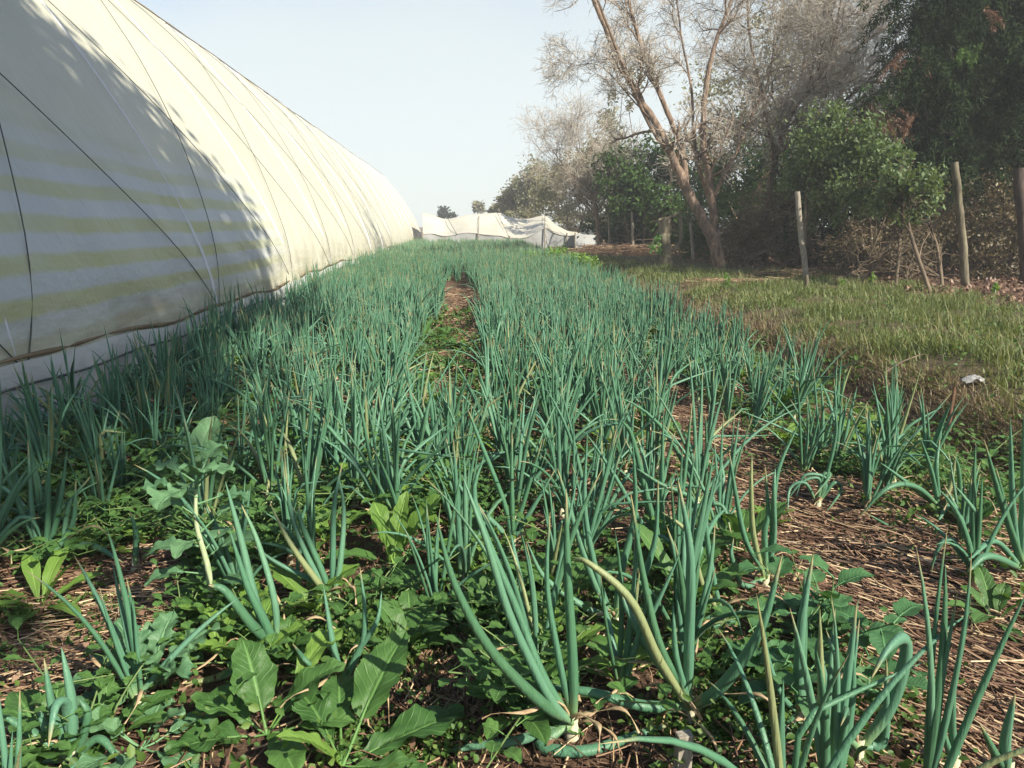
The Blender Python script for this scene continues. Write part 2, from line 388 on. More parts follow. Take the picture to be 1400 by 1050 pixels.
# seam wire near the top, following the shoulder
sw = surf(np.full(len(yy), 4.55)+.1*np.sin(yy*.5)+.05*np.sin(yy*1.7), 0, .02); sw[:, 1] = yy
v, f, at = tubes(sw[None], np.full((1, len(yy)), .010), 5)
obj('seam_batten', mesh('seam_batten', v, f, at, mats=[brown]), gh)
# skirt sheet hanging from the hem to the soil
ky = np.arange(-3, 47, .1); kt = np.linspace(0, 1, 12)
KT, KY = np.meshgrid(kt, ky, indexing='ij'); hz2 = np.interp(KY, yy, hz)
KX = -2.095+.075*KT**.7+.02*np.sin(KY*6+KT*3)*KT+.012*np.sin(KY*14+5*np.sin(KY))*KT
KZ = hz2*(1-KT)-.05*KT
ii = np.arange(KX.size).reshape(KX.shape); F = np.stack([ii[:-1, :-1], ii[1:, :-1], ii[1:, 1:], ii[:-1, 1:]], -1).reshape(-1, 4)
obj('skirt', mesh('skirt', np.stack([KX, KY, KZ], -1).reshape(-1, 3), F, mats=[M['skirt']]), gh)
for ye in (-3.0, 47.0):
    xs, zs, _ = prof(np.linspace(0, 1, 80))
    V = np.concatenate([np.stack([xs, np.full(80, ye), zs], 1), np.stack([xs, np.full(80, ye), np.full(80, -.1)], 1)])
    F = np.array([(i, i+1, 81+i, 80+i) for i in range(79)])
    obj('end_sheet', mesh('end_sheet', V, F, mats=[M['skirt']]), gh)

# ------------------------------------------------------------------ far net shelter
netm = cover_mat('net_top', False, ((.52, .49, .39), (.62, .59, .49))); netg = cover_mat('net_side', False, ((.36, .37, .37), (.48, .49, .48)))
ns = thing('net_shelter', 'low pale net shelter sagging over posts at the far end of the field', 'net shelter', (0, 0, 0))
NY = 36.0
top = [(578, 291), (592, 294), (610, 299), (640, 294), (680, 291), (697, 297), (720, 299), (745, 295), (757, 305), (775, 315), (790, 318)]
low = [(578, 321), (592, 320), (610, 322), (640, 319), (680, 322), (697, 326), (720, 324), (745, 313), (757, 319), (775, 322), (790, 321)]
T0 = catmull(np.array([Q(*p, NY+3) for p in top]), 80); L0 = catmull(np.array([Q(*p, NY) for p in low]), 80)
rows = [T0+np.array([0, 8, -.5]), T0+np.array([0, 4, -.18])]+[T0*(1-t)+L0*t+np.array([0, 0, -.10*math.sin(math.pi*t)]) for t in np.linspace(0, 1, 9)]
Vn = np.array(rows); Vn[..., 2] += .03*np.sin(Vn[..., 0]*3.3)*np.linspace(0, 1, len(rows))[:, None]
ii = np.arange(Vn.shape[0]*80).reshape(-1, 80); F = np.stack([ii[:-1, :-1], ii[:-1, 1:], ii[1:, 1:], ii[1:, :-1]], -1).reshape(-1, 4)
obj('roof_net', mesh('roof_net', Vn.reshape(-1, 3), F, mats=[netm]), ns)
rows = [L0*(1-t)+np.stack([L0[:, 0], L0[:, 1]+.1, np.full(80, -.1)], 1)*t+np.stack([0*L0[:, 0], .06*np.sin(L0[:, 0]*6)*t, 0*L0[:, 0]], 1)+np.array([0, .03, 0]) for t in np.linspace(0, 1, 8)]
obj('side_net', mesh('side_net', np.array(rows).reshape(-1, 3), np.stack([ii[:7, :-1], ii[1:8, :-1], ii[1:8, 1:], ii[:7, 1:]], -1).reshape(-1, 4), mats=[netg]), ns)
for p in ((578, 321), (654, 320), (697, 326), (745, 313), (775, 322)):
    a = Q(*p, NY-.05); v, f, at = tube([(a[0], a[1], -.2), a+np.array([0, 0, .12])], .035, 6)
    obj('post', mesh('post', v, f, at, mats=[M['wood']]), ns)
for p, q in (((655, 296), (654, 320)), ((612, 299), (625, 321)), ((680, 292), (697, 326)), ((745, 295), (745, 313))):
    v, f, at = tube([Q(*p, NY+2.6)+np.array([0, 0, .03]), Q(*q, NY-.06)], .014, 4); obj('guy_rope', mesh('guy_rope', v, f, at, mats=[rope]), ns)
n2 = thing('net_shelter', 'small grey net tent with a peaked corner behind the slim bare trunk', 'net shelter', (0, 0, 0))
pk = Q(812, 303, 33); a, b, c_ = Q(786, 320, 32.5), Q(818, 322, 33), Q(800, 317, 36)
g1 = []
def sheet(parts, name, A, B, Cc, Dd, par, mat, sag=.1, n=14, m_=8):
    u = np.linspace(0, 1, n)[:, None, None]; v_ = np.linspace(0, 1, m_)[None, :, None]
    P = (1-u)*((1-v_)*A+v_*Dd)+u*((1-v_)*B+v_*Cc); P = P.copy()
    P[..., 2] -= (sag*np.sin(np.pi*u)*np.sin(np.pi*np.clip(v_, 0, 1)))[..., 0]
    ii = np.arange(n*m_).reshape(n, m_); F = np.stack([ii[:-1, :-1], ii[1:, :-1], ii[1:, 1:], ii[:-1, 1:]], -1).reshape(-1, 4)
    return obj(name, mesh(name, P.reshape(-1, 3), F, mats=[mat]), par)
dn = lambda p: np.array([p[0], p[1], -.1])
sheet(None, 'roof_net', a, b, pk+np.array([.2, 2, 0]), c_, n2, netm, .1)
sheet(None, 'roof_net', pk, b+np.array([.1, -.1, 0]), b+np.array([.6, 3, 0]), pk+np.array([0, 3, 0]), n2, netm, .05)
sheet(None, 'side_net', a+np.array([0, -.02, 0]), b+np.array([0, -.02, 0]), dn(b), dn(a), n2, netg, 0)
for p in (a, b): 
    v, f, at = tube([dn(p)+np.array([0, -.08, 0]), p+np.array([0, -.08, .05])], .035, 6); obj('post', mesh('post', v, f, at, mats=[M['wood']]), n2)
# ------------------------------------------------------------------ trees and shrubs
def leafquads(cen, size, rnd, aspect=.5, up=.4, droop=0.0, fold=.25):
    n = len(cen)
    d = R.normal(size=(n, 3)); d[:, 2] -= droop; d /= np.linalg.norm(d, axis=1, keepdims=True)
    nn = R.normal(size=(n, 3)); nn[:, 2] += up; s = np.cross(d, nn); s /= np.linalg.norm(s, axis=1, keepdims=True)+1e-9
    k = np.cross(s, d)
    sz = (size*R.uniform(.6, 1.35, n))[:, None]
    a = cen; b = cen+d*sz*.5+s*sz*aspect*.5+k*sz*fold*.3; c = cen+d*sz; e = cen+d*sz*.5-s*sz*aspect*.5+k*sz*fold*.3
    V = np.stack([a, b, c, e], 1).reshape(-1, 3); F = np.arange(4*n).reshape(n, 4)
    q = np.repeat(rnd, 4); return V, F, {'t': np.tile([0, .5, 1, .5], n).astype(float), 'rnd': q}
def leafhex(cen, size, rnd, aspect=.6, up=1.2, fold=.25):
    n = len(cen); d = R.normal(size=(n, 3)); d /= np.linalg.norm(d, axis=1, keepdims=True)
    nn = R.normal(size=(n, 3)); nn[:, 2] += up; s = np.cross(d, nn); s /= np.linalg.norm(s, axis=1, keepdims=True)+1e-9; k = np.cross(s, d)
    k *= np.sign(k[:, 2:3]+1e-9); sz = (size*R.uniform(.5, 1.4, n))[:, None]; ap = aspect*R.uniform(.7, 1.2, (n, 1))
    P = [cen]
    for u, w_ in ((.28, .42), (.68, .40)): P += [cen+d*sz*u+s*sz*ap*w_+k*sz*fold*.35, cen+d*sz*u-s*sz*ap*w_+k*sz*fold*.35]
    P.append(cen+d*sz-k*sz*.12)
    V = np.stack(P, 1).reshape(-1, 3); b = (np.arange(n)*6)[:, None]
    F = np.concatenate([b+np.array([[0, 1, 3, 5]]), b+np.array([[0, 5, 4, 2]])])
    return V, F, {'t': np.zeros(6*n), 'rnd': np.repeat(rnd, 6)}
def crown(blobs, n, size, aspect=.5, up=.4, droop=0.0, sub=.26, per=70, shell=.45, spray=0.0):
    vol = np.array([b[3]*b[4]*b[5] for b in blobs])**.75; vol /= vol.sum(); out = []
    for b, v in zip(blobs, vol):
        m = int(n*v); k = max(3, m//per)
        d = R.normal(size=(k, 3)); d /= np.linalg.norm(d, axis=1, keepdims=True)
        cc = np.array(b[:3])+d*np.array(b[3:6])*(R.random((k, 1))**shell)
        ci = R.integers(0, k, m); cs = R.uniform(.55, 1.3, k)[ci, None]
        g = R.normal(size=(m, 3))*.6; 
        p = cc[ci]+g*np.array(b[3:6])*sub*cs
        if spray:
            h = R.random(m)**.8; sd = R.normal(size=(k, 3))*np.array([1, 1, .15]); sd /= np.linalg.norm(sd, axis=1, keepdims=True)
            p = cc[ci]+sd[ci]*(h*spray)[:, None]+R.normal(size=(m, 3))*.045*spray; p[:, 2] -= h**2*spray*.9
        p[:, 2] = np.maximum(p[:, 2], .04)
        rn = np.clip(.5*R.random(k)[ci]+.5*R.random(m), 0, 1)
        out.append(leafquads(p, size, rn, aspect, up, droop))
    return join(out)
def limb(pts, r0, r1, sides=7, n=None, knob=.08):
    p = np.array(pts, float); n = n or max(8, len(p)*5); c = catmull(p, n)
    r = np.linspace(r0, r1, n)*(1+knob*np.sin(np.linspace(0, 17, n)+r0*90)+knob*.6*np.sin(np.linspace(0, 41, n)))
    c[1:-1] += R.normal(0, r0*.07, (n-2, 3)); return c, r
def spawn(paths, radii, per, length, spread, up=.25, S=5, gnarl=.25, tmin=.2, rk=.5, pull=None):
    """children growing from an array of parent paths"""
    N, SS, _ = paths.shape; k = N*per
    pi = np.repeat(np.arange(N), per); t = R.uniform(tmin, .98, k); f = t*(SS-1); i = np.minimum(f.astype(int), SS-2); fr = (f-i)[:, None]
    p0 = paths[pi, i]*(1-fr)+paths[pi, i+1]*fr; tg = paths[pi, i+1]-paths[pi, i]; tg /= np.linalg.norm(tg, axis=1, keepdims=True)+1e-9
    d = tg+R.normal(size=(k, 3))*spread; d[:, 2] += up
    if pull is not None: d += np.array(pull)
    d /= np.linalg.norm(d, axis=1, keepdims=True)
    L = length*R.uniform(.5, 1.3, k)*(1.15-.5*t); out = np.zeros((k, S, 3)); out[:, 0] = p0
    for s in range(1, S):
        d = d+R.normal(size=(k, 3))*gnarl; d[:, 2] += up*.25; d /= np.linalg.norm(d, axis=1, keepdims=True)
        out[:, s] = out[:, s-1]+d*(L/(S-1))[:, None]
    r0 = (radii[pi, i])*rk; r = r0[:, None]*np.linspace(1, .45, S)[None]
    return out, np.maximum(r, .0034)
def resample(limbs, S=14):
    P = []; Rr = []
    for c, r in limbs:
        u = np.linspace(0, len(c)-1, S); P.append(np.stack([np.interp(u, range(len(c)), c[:, k]) for k in range(3)], 1)); Rr.append(np.interp(u, range(len(c)), r))
    return np.array(P), np.array(Rr)
def limbs_mesh(limbs, sides=8):
    return join([tubes(c[None], r[None], sides) for c, r in limbs])
def onground(p): p = np.array(p, float); p[2] = float(gz(p[0], p[1]))-.05; return p

# --- the two bare trees
def bare_tree(label, limbs, mat, tmat, n1, n2, n3, n4, L, root, up=.2, spread=.55, pull=None, min_t=.35, branch_label=None):
    t = thing('bare_tree', label, 'tree', tuple(root))
    off = -np.array(root)
    def put(name, parts, m_):
        v, f, a = parts; return obj(name, mesh(name, v+off, f, a, mats=[m_]), t)
    put('trunk', limbs_mesh(limbs[:1], 10), mat)
    for lm in limbs[1:]: put('limb', limbs_mesh([lm], 8), mat)
    P, r = resample(limbs)
    a, ra = spawn(P, r, n1, L, spread, up, 7, .22, min_t, .45, pull)
    b, rb = spawn(a, ra, n2, L*.55, spread, up*.6, 5, .28, .15, .6, pull)
    c, rc = spawn(b, rb, n3, L*.32, spread*1.1, up*.3, 4, .35, .1, .6)
    put('branches', join([tubes(a, ra, 5), tubes(b, rb, 4)]), mat)['kind'] = 'stuff'
    parts = [tubes(c, rc, 3)]
    if n4:
        d, rd = spawn(c, rc, n4, L*.18, spread*1.3, 0, 3, .4, .1, .7); parts.append(tubes(d, rd*.9, 3))
    put('twigs', join(parts), tmat)['kind'] = 'stuff'
    return t
def L_(Y, pts): return [Q(px, py, Y+(dy if len(p) > 2 else 0)) for p in pts for px, py, dy in [(p+(0,))[:3]]]
base = onground(G(985, 372)); by = base[1]
mk = lambda pts, r0, r1, Y=by: limb(L_(Y, pts), r0*.58, r1*.7, knob=.03)
A = mk([(988, 382), (977, 335), (958, 295), (938, 258), (918, 212), (897, 170), (862, 112), (832, 50), (800, -30), (785, -90)], .25, .035)
B = mk([(938, 258), (934, 215), (915, 160), (888, 95), (868, 35), (852, -40), (845, -120)], .13, .03, by+.1)
Bb = mk([(918, 212), (900, 190), (878, 150), (850, 85, -.5), (825, 20, -.8), (800, -40, -1)], .10, .025)
Dd = mk([(988, 378), (980, 330), (975, 290), (969, 240), (962, 190), (965, 120), (978, 60), (1000, 0), (1020, -80)], .20, .035, by+.35)
E = mk([(974, 275), (990, 240), (1008, 205), (1025, 165), (1050, 110), (1060, 40)], .09, .02, by+.35)
E2 = mk([(975, 290), (966, 262), (955, 225), (948, 180), (945, 120), (930, 40), (920, -50)], .10, .02, by+.6)
Hh = mk([(895, 168), (868, 140), (820, 90, .3), (775, 92, .5)], .035, .008)
# drier fine twig branch reaching left near the sky
bare_tree('large pale leafless tree with a leaning forked trunk behind the bank', [A, B, Bb, Dd, E, E2, Hh], M['bark'], M['twig'], 10, 8, 6, 2, 1.1, base, up=.15, spread=.5, branch_label=None)
b2 = onground(G(1046, 366)); y2 = b2[1]
F1 = mk([(1046, 375), (1044, 330), (1050, 280), (1058, 225), (1070, 180), (1090, 130), (1125, 95), (1175, 62), (1235, 20)], .17, .04, y2)
F2 = mk([(1058, 225), (1052, 180), (1040, 120), (1025, 50), (1020, -40)], .10, .03, y2)
F3 = mk([(1070, 180), (1085, 150, -.8), (1105, 125, -1.2), (1135, 75, -1.6), (1150, 0, -2)], .09, .03, y2)
F4 = mk([(1058, 215), (1090, 190, -.5), (1140, 150, -1), (1200, 100, -1.4), (1250, 60, -1.6)], .075, .02, y2)
F5 = mk([(1090, 130), (1100, 80), (1105, 20), (1110, -60)], .07, .03, y2)
bare_tree('spreading grey tree with dense bare twigs right of the leaning trunk', [F1, F2, F3, F4, F5], M['twig_dark'], M['twig'], 14, 9, 8, 4, 1.8, b2, up=.05, spread=.7)
# slim pale tree further off
b3 = onground(G(820, 350)); y3 = b3[1]
t3 = [mk([(820, 352), (818, 320), (815, 290), (811, 268)], .13, .10, y3), mk([(811, 268), (800, 254), (785, 240), (770, 225), (755, 205)], .075, .02, y3),
      mk([(811, 268), (816, 254), (830, 240), (842, 222)], .07, .02, y3), mk([(811, 268), (806, 240), (795, 215), (780, 190)], .05, .02, y3)]
bare_tree('slim pale tree with a straight trunk and flat forked leafless crown beside the net tent', t3, M['bark'], M['twig'], 10, 7, 6, 3, 1.9, b3, up=.1, spread=.6)
# cut stump with a curved side branch
b4 = onground(G(912, 373)); y4 = b4[1]
st = thing('cut_tree', 'short sawn-off tree stump with a hooked side branch left of the leaning trunk', 'tree stump', tuple(b4))
def lput(par, name, limbs, mat, root, sides=9):
    v, f, a = limbs_mesh(limbs, sides); return obj(name, mesh(name, v-np.array(root), f, a, mats=[mat]), par)
M['bark_grey'] = simple('grey_green_bark', (.07, .06, .04), (.24, .21, .14), 6, .9, .8, .03, stretch=(2, 2, .6))
lput(st, 'trunk', [mk([(912, 380), (911, 350), (909, 322), (908, 298)], .21, .19, y4)], M['bark_grey'], b4)
lput(st, 'branch', [mk([(915, 344), (924, 340), (930, 328), (931, 312), (930, 296)], .07, .05, y4)], M['bark_grey'], b4)
lput(st, 'branch', [mk([(909, 300), (917, 297), (925, 293), (931, 290)], .06, .04, y4)], M['bark_grey'], b4)
lput(st, 'branch', [mk([(928, 330), (934, 322)], .04, .025, y4)], M['bark_grey'], b4)
v, f, a = crown([(*Q(893, 335, y4), .25, .2, .35)], 120, .09); obj('sprout', mesh('sprout', v-b4, f, a, mats=[M['weed']]), st)['kind'] = 'stuff'

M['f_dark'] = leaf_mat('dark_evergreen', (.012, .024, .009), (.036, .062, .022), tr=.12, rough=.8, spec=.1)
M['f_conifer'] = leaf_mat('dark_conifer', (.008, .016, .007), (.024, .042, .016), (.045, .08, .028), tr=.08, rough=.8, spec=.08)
M['f_green'] = leaf_mat('shrub_green', (.05, .085, .032), (.11, .165, .06), (.20, .26, .14), tr=.3)
M['f_mid'] = leaf_mat('mid_green', (.025, .055, .016), (.07, .13, .035), (.12, .21, .06), tr=.25, rough=.7, spec=.15)
M['f_olive'] = leaf_mat('olive_foliage', (.10, .105, .05), (.20, .195, .11), (.30, .28, .18), tr=.3)
M['f_dry'] = leaf_mat('dry_foliage', (.05, .042, .025), (.16, .13, .075), (.30, .26, .15), tr=.2)
M['f_brown'] = leaf_mat('dead_brown_foliage', (.09, .045, .025), (.22, .12, .075), tr=.1)
M['f_bright'] = leaf_mat('bright_weed', (.10, .2, .03), (.17, .3, .05), tr=.35)
def blob(px, py, rx, ry, Y, rd=None, dy=0):
    c = Q(px, py, Y+dy); k = Y/FPX; return (*c, rx*k, (rd or (rx+ry)*.5*k), ry*k)
def shrub(name, label, cat, blobs, mat, n, size, group=None, stems=4, smat='twig_dark', **kw):
    cx = np.mean([b[0] for b in blobs]); cy = np.mean([b[1] for b in blobs]); root = onground((cx, cy, 0))
    t = thing(name, label, cat, tuple(root), group)
    v, f, a = crown(blobs, n, size, **kw); obj('crown', mesh('crown', v-root, f, a, mats=[M[mat]]), t)
    ls = []
    for k in range(stems):
        b = blobs[k % len(blobs)]; s = root+np.array([R.normal(0, .12)*stems, R.normal(0, .12)*stems, 0]); e = np.array(b[:3])+R.normal(size=3)*np.array(b[3:6])*.3
        ls.append(limb([s, s*.5+e*.5+R.normal(0, .15, 3), e], .022+.022*b[5], .012, n=10))
    v, f, a = limbs_mesh(ls, 6)
    parts = [(v, f, a)]; P, r = resample(ls, 8); c, rc = spawn(P, r, 14, .3*np.mean([b[3]+b[5] for b in blobs])+.3, .8, .1, 5, .3, .2, .5)
    d, rd = spawn(c, rc, 5, .4, .9, 0, 4, .35, .1, .6)
    parts += [tubes(c, rc, 4), tubes(d, rd, 3)]
    v, f, a = join(parts); obj('trunk', mesh('trunk', v-root, f, a, mats=[M[smat]]), t)
    return t
GS = 'bushes and trees of the hedgerow behind the bank'
shrub('leafy_shrub', 'pale green leafy shrub catching sun right of the leaning fence post', 'shrub', [blob(1165, 215, 45, 50, 12.6), blob(1118, 195, 30, 42, 13), blob(1195, 270, 36, 34, 12.4), blob(1135, 275, 26, 40, 13), blob(1085, 235, 22, 30, 13.4), blob(1210, 215, 22, 18, 12.8), blob(1140, 160, 22, 22, 13)], 'f_green', 9500, .075, GS, sub=.4)
shrub('leafy_shrub', 'bluish green leafy shrub under the dark conifer, left of the thick pole', 'shrub', [blob(1240, 262, 42, 42, 11.3), blob(1215, 225, 30, 28, 11.8)], 'f_green', 4500, .085, GS)
shrub('dry_bush', 'tangled dry brown bush low down left of the thick pole', 'bush', [blob(1225, 335, 70, 42, 13), blob(1170, 340, 45, 35, 13.5)], 'f_dry', 6000, .07, GS, stems=7)
shrub('dry_bush', 'tangled brown and olive bush behind the thick pole at the right edge', 'bush', [blob(1345, 300, 75, 70, 13.2), blob(1420, 330, 60, 70, 13), blob(1300, 350, 40, 35, 13.4), blob(1365, 365, 60, 25, 12.8)], 'f_dry', 9000, .075, GS, stems=9)
shrub('dark_bush', 'dark brownish thicket behind the leaning fence post', 'bush', [blob(1060, 310, 55, 55, 18), blob(1095, 345, 50, 30, 17), blob(1020, 330, 40, 40, 18.5)], 'f_dry', 9000, .085, GS, stems=8)
shrub('dark_bush', 'dark thicket behind the forked bare trunk', 'bush', [blob(985, 300, 50, 60, 21), blob(950, 330, 40, 35, 21), blob(1010, 250, 45, 45, 21), blob(1060, 235, 50, 50, 21)], 'f_mid', 8000, .11, GS, stems=6)
shrub('evergreen_tree', 'bright green bushy tree left of the leaning bare trunk', 'tree', [blob(880, 235, 46, 48, 26), blob(845, 245, 32, 42, 26), blob(905, 280, 35, 25, 25), blob(915, 230, 25, 30, 25.5)], 'f_mid', 9000, .15, GS, stems=4)
shrub('evergreen_tree', 'dense dark tree behind the far fence posts', 'tree', [blob(865, 300, 60, 30, 30), blob(900, 320, 45, 28, 27), blob(838, 318, 22, 25, 33)], 'f_dark', 7000, .16, GS, stems=6)
shrub('feathery_tree', 'thin feathery tree standing tall above the bright green bushy tree', 'tree', [blob(842, 165, 22, 45, 34), blob(858, 120, 18, 35, 34), blob(838, 205, 25, 25, 34)], 'f_olive', 1300, .16, GS, stems=5)
shrub('olive_tree', 'grey olive tree right above the net shelter roof', 'tree', [blob(785, 250, 38, 42, 42), blob(815, 240, 30, 50, 40), blob(755, 262, 32, 36, 43), blob(840, 230, 30, 40, 40)], 'f_olive', 10000, .2, GS, stems=3)
shrub('olive_tree', 'rounded pale olive tree behind the middle of the net shelter', 'tree', [blob(735, 258, 34, 34, 52), blob(710, 274, 28, 24, 54)], 'f_olive', 7000, .24, GS, stems=2)
shrub('olive_tree', 'smallest hazy olive tree above the left of the far net roof', 'tree', [blob(692, 278, 22, 17, 64), blob(676, 288, 14, 10, 64)], 'f_olive', 3000, .26, GS, stems=2)
shrub('distant_tree', 'tiny dark tree on the horizon beside the end of the greenhouse', 'tree', [blob(606, 293, 14, 8, 90), blob(616, 297, 9, 6, 90)], 'f_dark', 900, .4, None, stems=2)
shrub('distant_tree', 'thin grey spire-like tree on the horizon beyond the net shelter', 'tree', [blob(656, 284, 7, 14, 85)], 'f_olive', 300, .5, None, stems=2)
shrub('distant_tree', 'pointed grey tree rising behind the hazy olive tree', 'tree', [blob(711, 252, 8, 13, 70), blob(698, 262, 7, 10, 70)], 'f_olive', 400, .4, None, stems=2)
shrub('tall_tree', 'tall olive-green tree behind the bare twigs', 'tree', [blob(1010, 150, 80, 90, 25), blob(1085, 110, 85, 80, 25), blob(1085, 20, 60, 40, 25), blob(970, 210, 50, 50, 25)], 'f_olive', 4200, .15, GS, stems=8)
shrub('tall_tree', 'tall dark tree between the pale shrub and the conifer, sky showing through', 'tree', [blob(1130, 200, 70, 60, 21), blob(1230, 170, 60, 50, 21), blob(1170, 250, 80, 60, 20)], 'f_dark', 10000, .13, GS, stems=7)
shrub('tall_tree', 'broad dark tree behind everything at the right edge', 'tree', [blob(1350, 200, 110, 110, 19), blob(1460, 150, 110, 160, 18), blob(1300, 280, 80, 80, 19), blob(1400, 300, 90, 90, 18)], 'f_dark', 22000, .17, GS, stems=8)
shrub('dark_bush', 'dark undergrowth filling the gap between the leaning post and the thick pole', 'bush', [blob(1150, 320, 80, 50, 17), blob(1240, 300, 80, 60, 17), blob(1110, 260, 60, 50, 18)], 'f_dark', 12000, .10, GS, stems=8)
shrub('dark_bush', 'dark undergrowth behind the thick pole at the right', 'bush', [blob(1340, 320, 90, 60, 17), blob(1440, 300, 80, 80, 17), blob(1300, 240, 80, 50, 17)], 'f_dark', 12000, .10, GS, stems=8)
shrub('dark_bush', 'brown undergrowth between the sawn stump and the net tent', 'bush', [blob(885, 325, 45, 25, 31), blob(930, 315, 40, 30, 29), blob(850, 330, 20, 16, 36)], 'f_dry', 7000, .14, GS, stems=5)
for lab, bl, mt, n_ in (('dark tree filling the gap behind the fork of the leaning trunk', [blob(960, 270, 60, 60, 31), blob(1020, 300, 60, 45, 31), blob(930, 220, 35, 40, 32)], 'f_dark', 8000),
    ('dark tree behind the thicket between the bare trees and the leaning post', [blob(1080, 270, 60, 70, 27), blob(1040, 200, 50, 50, 27), blob(1130, 180, 60, 60, 27)], 'f_mid', 9000),
    ('low olive bush under the far olive trees just beyond the net shelter', [blob(720, 300, 40, 14, 50), blob(780, 300, 35, 18, 46), blob(820, 305, 30, 22, 42), blob(845, 290, 25, 30, 40)], 'f_olive', 6000),
    ('dark tree rising behind the thick pole and conifer', [blob(1260, 130, 60, 70, 24), blob(1200, 230, 60, 60, 24), blob(1340, 100, 90, 100, 24), blob(1420, 200, 90, 120, 24)], 'f_dark', 16000)):
    shrub('hedgerow_tree', lab, 'tree', bl, mt, n_, .17, GS, stems=5)
# the dark conifer at the top right
cr = onground((*Q(1392, 380, 13.5)[:2], 0))
cf = thing('conifer', 'big dark conifer with drooping sprays at the top right', 'tree', tuple(cr), GS)
def cput(name, parts, mat):
    v, f, a = parts; return obj(name, mesh(name, v-cr, f, a, mats=[M[mat]]), cf)
cput('trunk', limbs_mesh([limb([cr, cr+[.1, .1, 2.5], cr+[.3, .2, 5], cr+[.4, .1, 9]], .22, .08)]), 'bark_dark')
lb = [limb([cr+[.2, .1, h], Q(px, py, 13.3+dy)], .06, .012, n=12, knob=.04) for h, px, py, dy in ((2.2, 1205, 160, 0), (3.2, 1225, 128, .3), (3.4, 1260, 60, 1.5), (2.4, 1290, 190, 1), (4.5, 1280, -40, 1), (2.6, 1480, 180, 1))]
P, r = resample(lb, 8); c, rc = spawn(P, r, 9, .7, .6, -.1, 5, .25, .25, .5)
cput('branches', join([limbs_mesh(lb, 7), tubes(c, rc, 4)]), 'bark_dark')
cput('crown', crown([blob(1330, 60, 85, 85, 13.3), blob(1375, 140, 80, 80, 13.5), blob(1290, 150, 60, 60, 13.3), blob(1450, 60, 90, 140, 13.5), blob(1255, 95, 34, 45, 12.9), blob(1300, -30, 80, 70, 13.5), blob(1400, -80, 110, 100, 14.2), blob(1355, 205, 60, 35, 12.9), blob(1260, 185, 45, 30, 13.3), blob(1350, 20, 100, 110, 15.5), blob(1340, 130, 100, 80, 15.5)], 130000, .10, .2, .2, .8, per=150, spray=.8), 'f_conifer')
cput('dead_spray', crown([blob(1195, 150, 30, 16, 12.9), blob(1228, 160, 30, 20, 12.9)], 1700, .075, .18, .1, 1.5, per=90, spray=.32), 'f_brown')['kind'] = 'stuff'
cput('dead_spray', crown([blob(1240, 82, 22, 12, 12.9), blob(1345, 10, 14, 8, 12.4)], 700, .075, .18, .1, 1.5, per=90, spray=.3), 'f_brown')['kind'] = 'stuff'
cput('fresh_spray', crown([blob(1325, 72, 16, 16, 12.3), blob(1192, 122, 20, 12, 12.9)], 900, .075, .25, .2, .8, per=90, spray=.3), 'f_mid')
# tall tree behind the camera whose crown shades the near cover
tt = onground((5.0, -7.4, 0))
sh = thing('tall_tree', 'tall tree whose shade falls across the near greenhouse wall', 'tree', tuple(tt))
v, f, a = limbs_mesh([limb([tt, tt+[0, .1, 4], tt+[-.3, 1.0, 7.5], tt+[-.6, 2, 10]], .25, .1), limb([tt+[-.2, .6, 6.5], tt+[-.5, 2.4, 8], tt+[-.8, 4.6, 9.2], tt+[-.8, 6.6, 9]], .13, .04)]); obj('trunk', mesh('trunk', v-tt, f, a, mats=[M['bark']]), sh)
v, f, a = crown([(4.2, -.6, 8.9, 1.7, 2.6, 1.3), (4.2, -3.2, 9.8, 2.0, 3.0, 2.2), (4.2, -5.5, 11.2, 2.2, 3.2, 2.8), (4.2, -8.0, 10.5, 2.2, 3.2, 3.4)], 42000, .26, per=60, shell=.5)
obj('crown', mesh('crown', v-tt, f, a, mats=[M['f_dark']]), sh)

# --- fence posts and poles
def post(label, pts, r0, r1, Y, mat='wood', cat='fence post', name='fence_post', g='posts of the old fence'):
    b = onground(Q(*pts[0], Y)); p = L_(Y, pts); p[0] = np.array([p[0][0], p[0][1], b[2]-.2])
    c, r = limb(p, r0, r1, n=14, knob=.012); v, f, a = tubes(c[None], r[None], 10)
    V = np.vstack([v, c[-1]+[0, 0, .004]]); k = len(v)
    cap = np.array([(k-10+i, k-10+(i+1) % 10, k, k) for i in range(10)])
    f = np.vstack([f, cap]); a = {q: np.r_[w_, 0] for q, w_ in a.items()}
    o = obj(name, mesh(name, V-b, f, a, mats=[M[mat]]), None, tuple(b)); tag(o, label, cat, g); return o
Yp = G(1105, 392)[1]
post('pale leaning wooden fence post standing alone in the middle of the bank', [(1105, 395), (1100, 360), (1094, 310), (1090, 262)], .05, .042, Yp)
post('thick grey pole at the edge of the bank under the dark conifer', [(1323, 402), (1318, 350), (1311, 280), (1305, 222)], .062, .054, G(1323, 400)[1], 'bark_grey', g='posts of the old fence')
post('thin far fence post just right of the slim pale tree', [(835, 347), (833, 320), (832, 292)], .045, .04, 27)
post('thin far fence post farthest from the slim pale tree, left of the stump', [(866, 345), (865, 318), (864, 290)], .045, .04, 25.5)
post('dark slanting fence post between the stump and the leaning trunk', [(950, 355), (946, 330), (944, 305)], .045, .04, 20.5)
post('short broken stake below the leaning fence post', [(1103, 405), (1103, 388), (1102, 376)], .035, .03, G(1103, 403)[1], 'bark_grey', cat='stake', name='broken_stake', g=None)
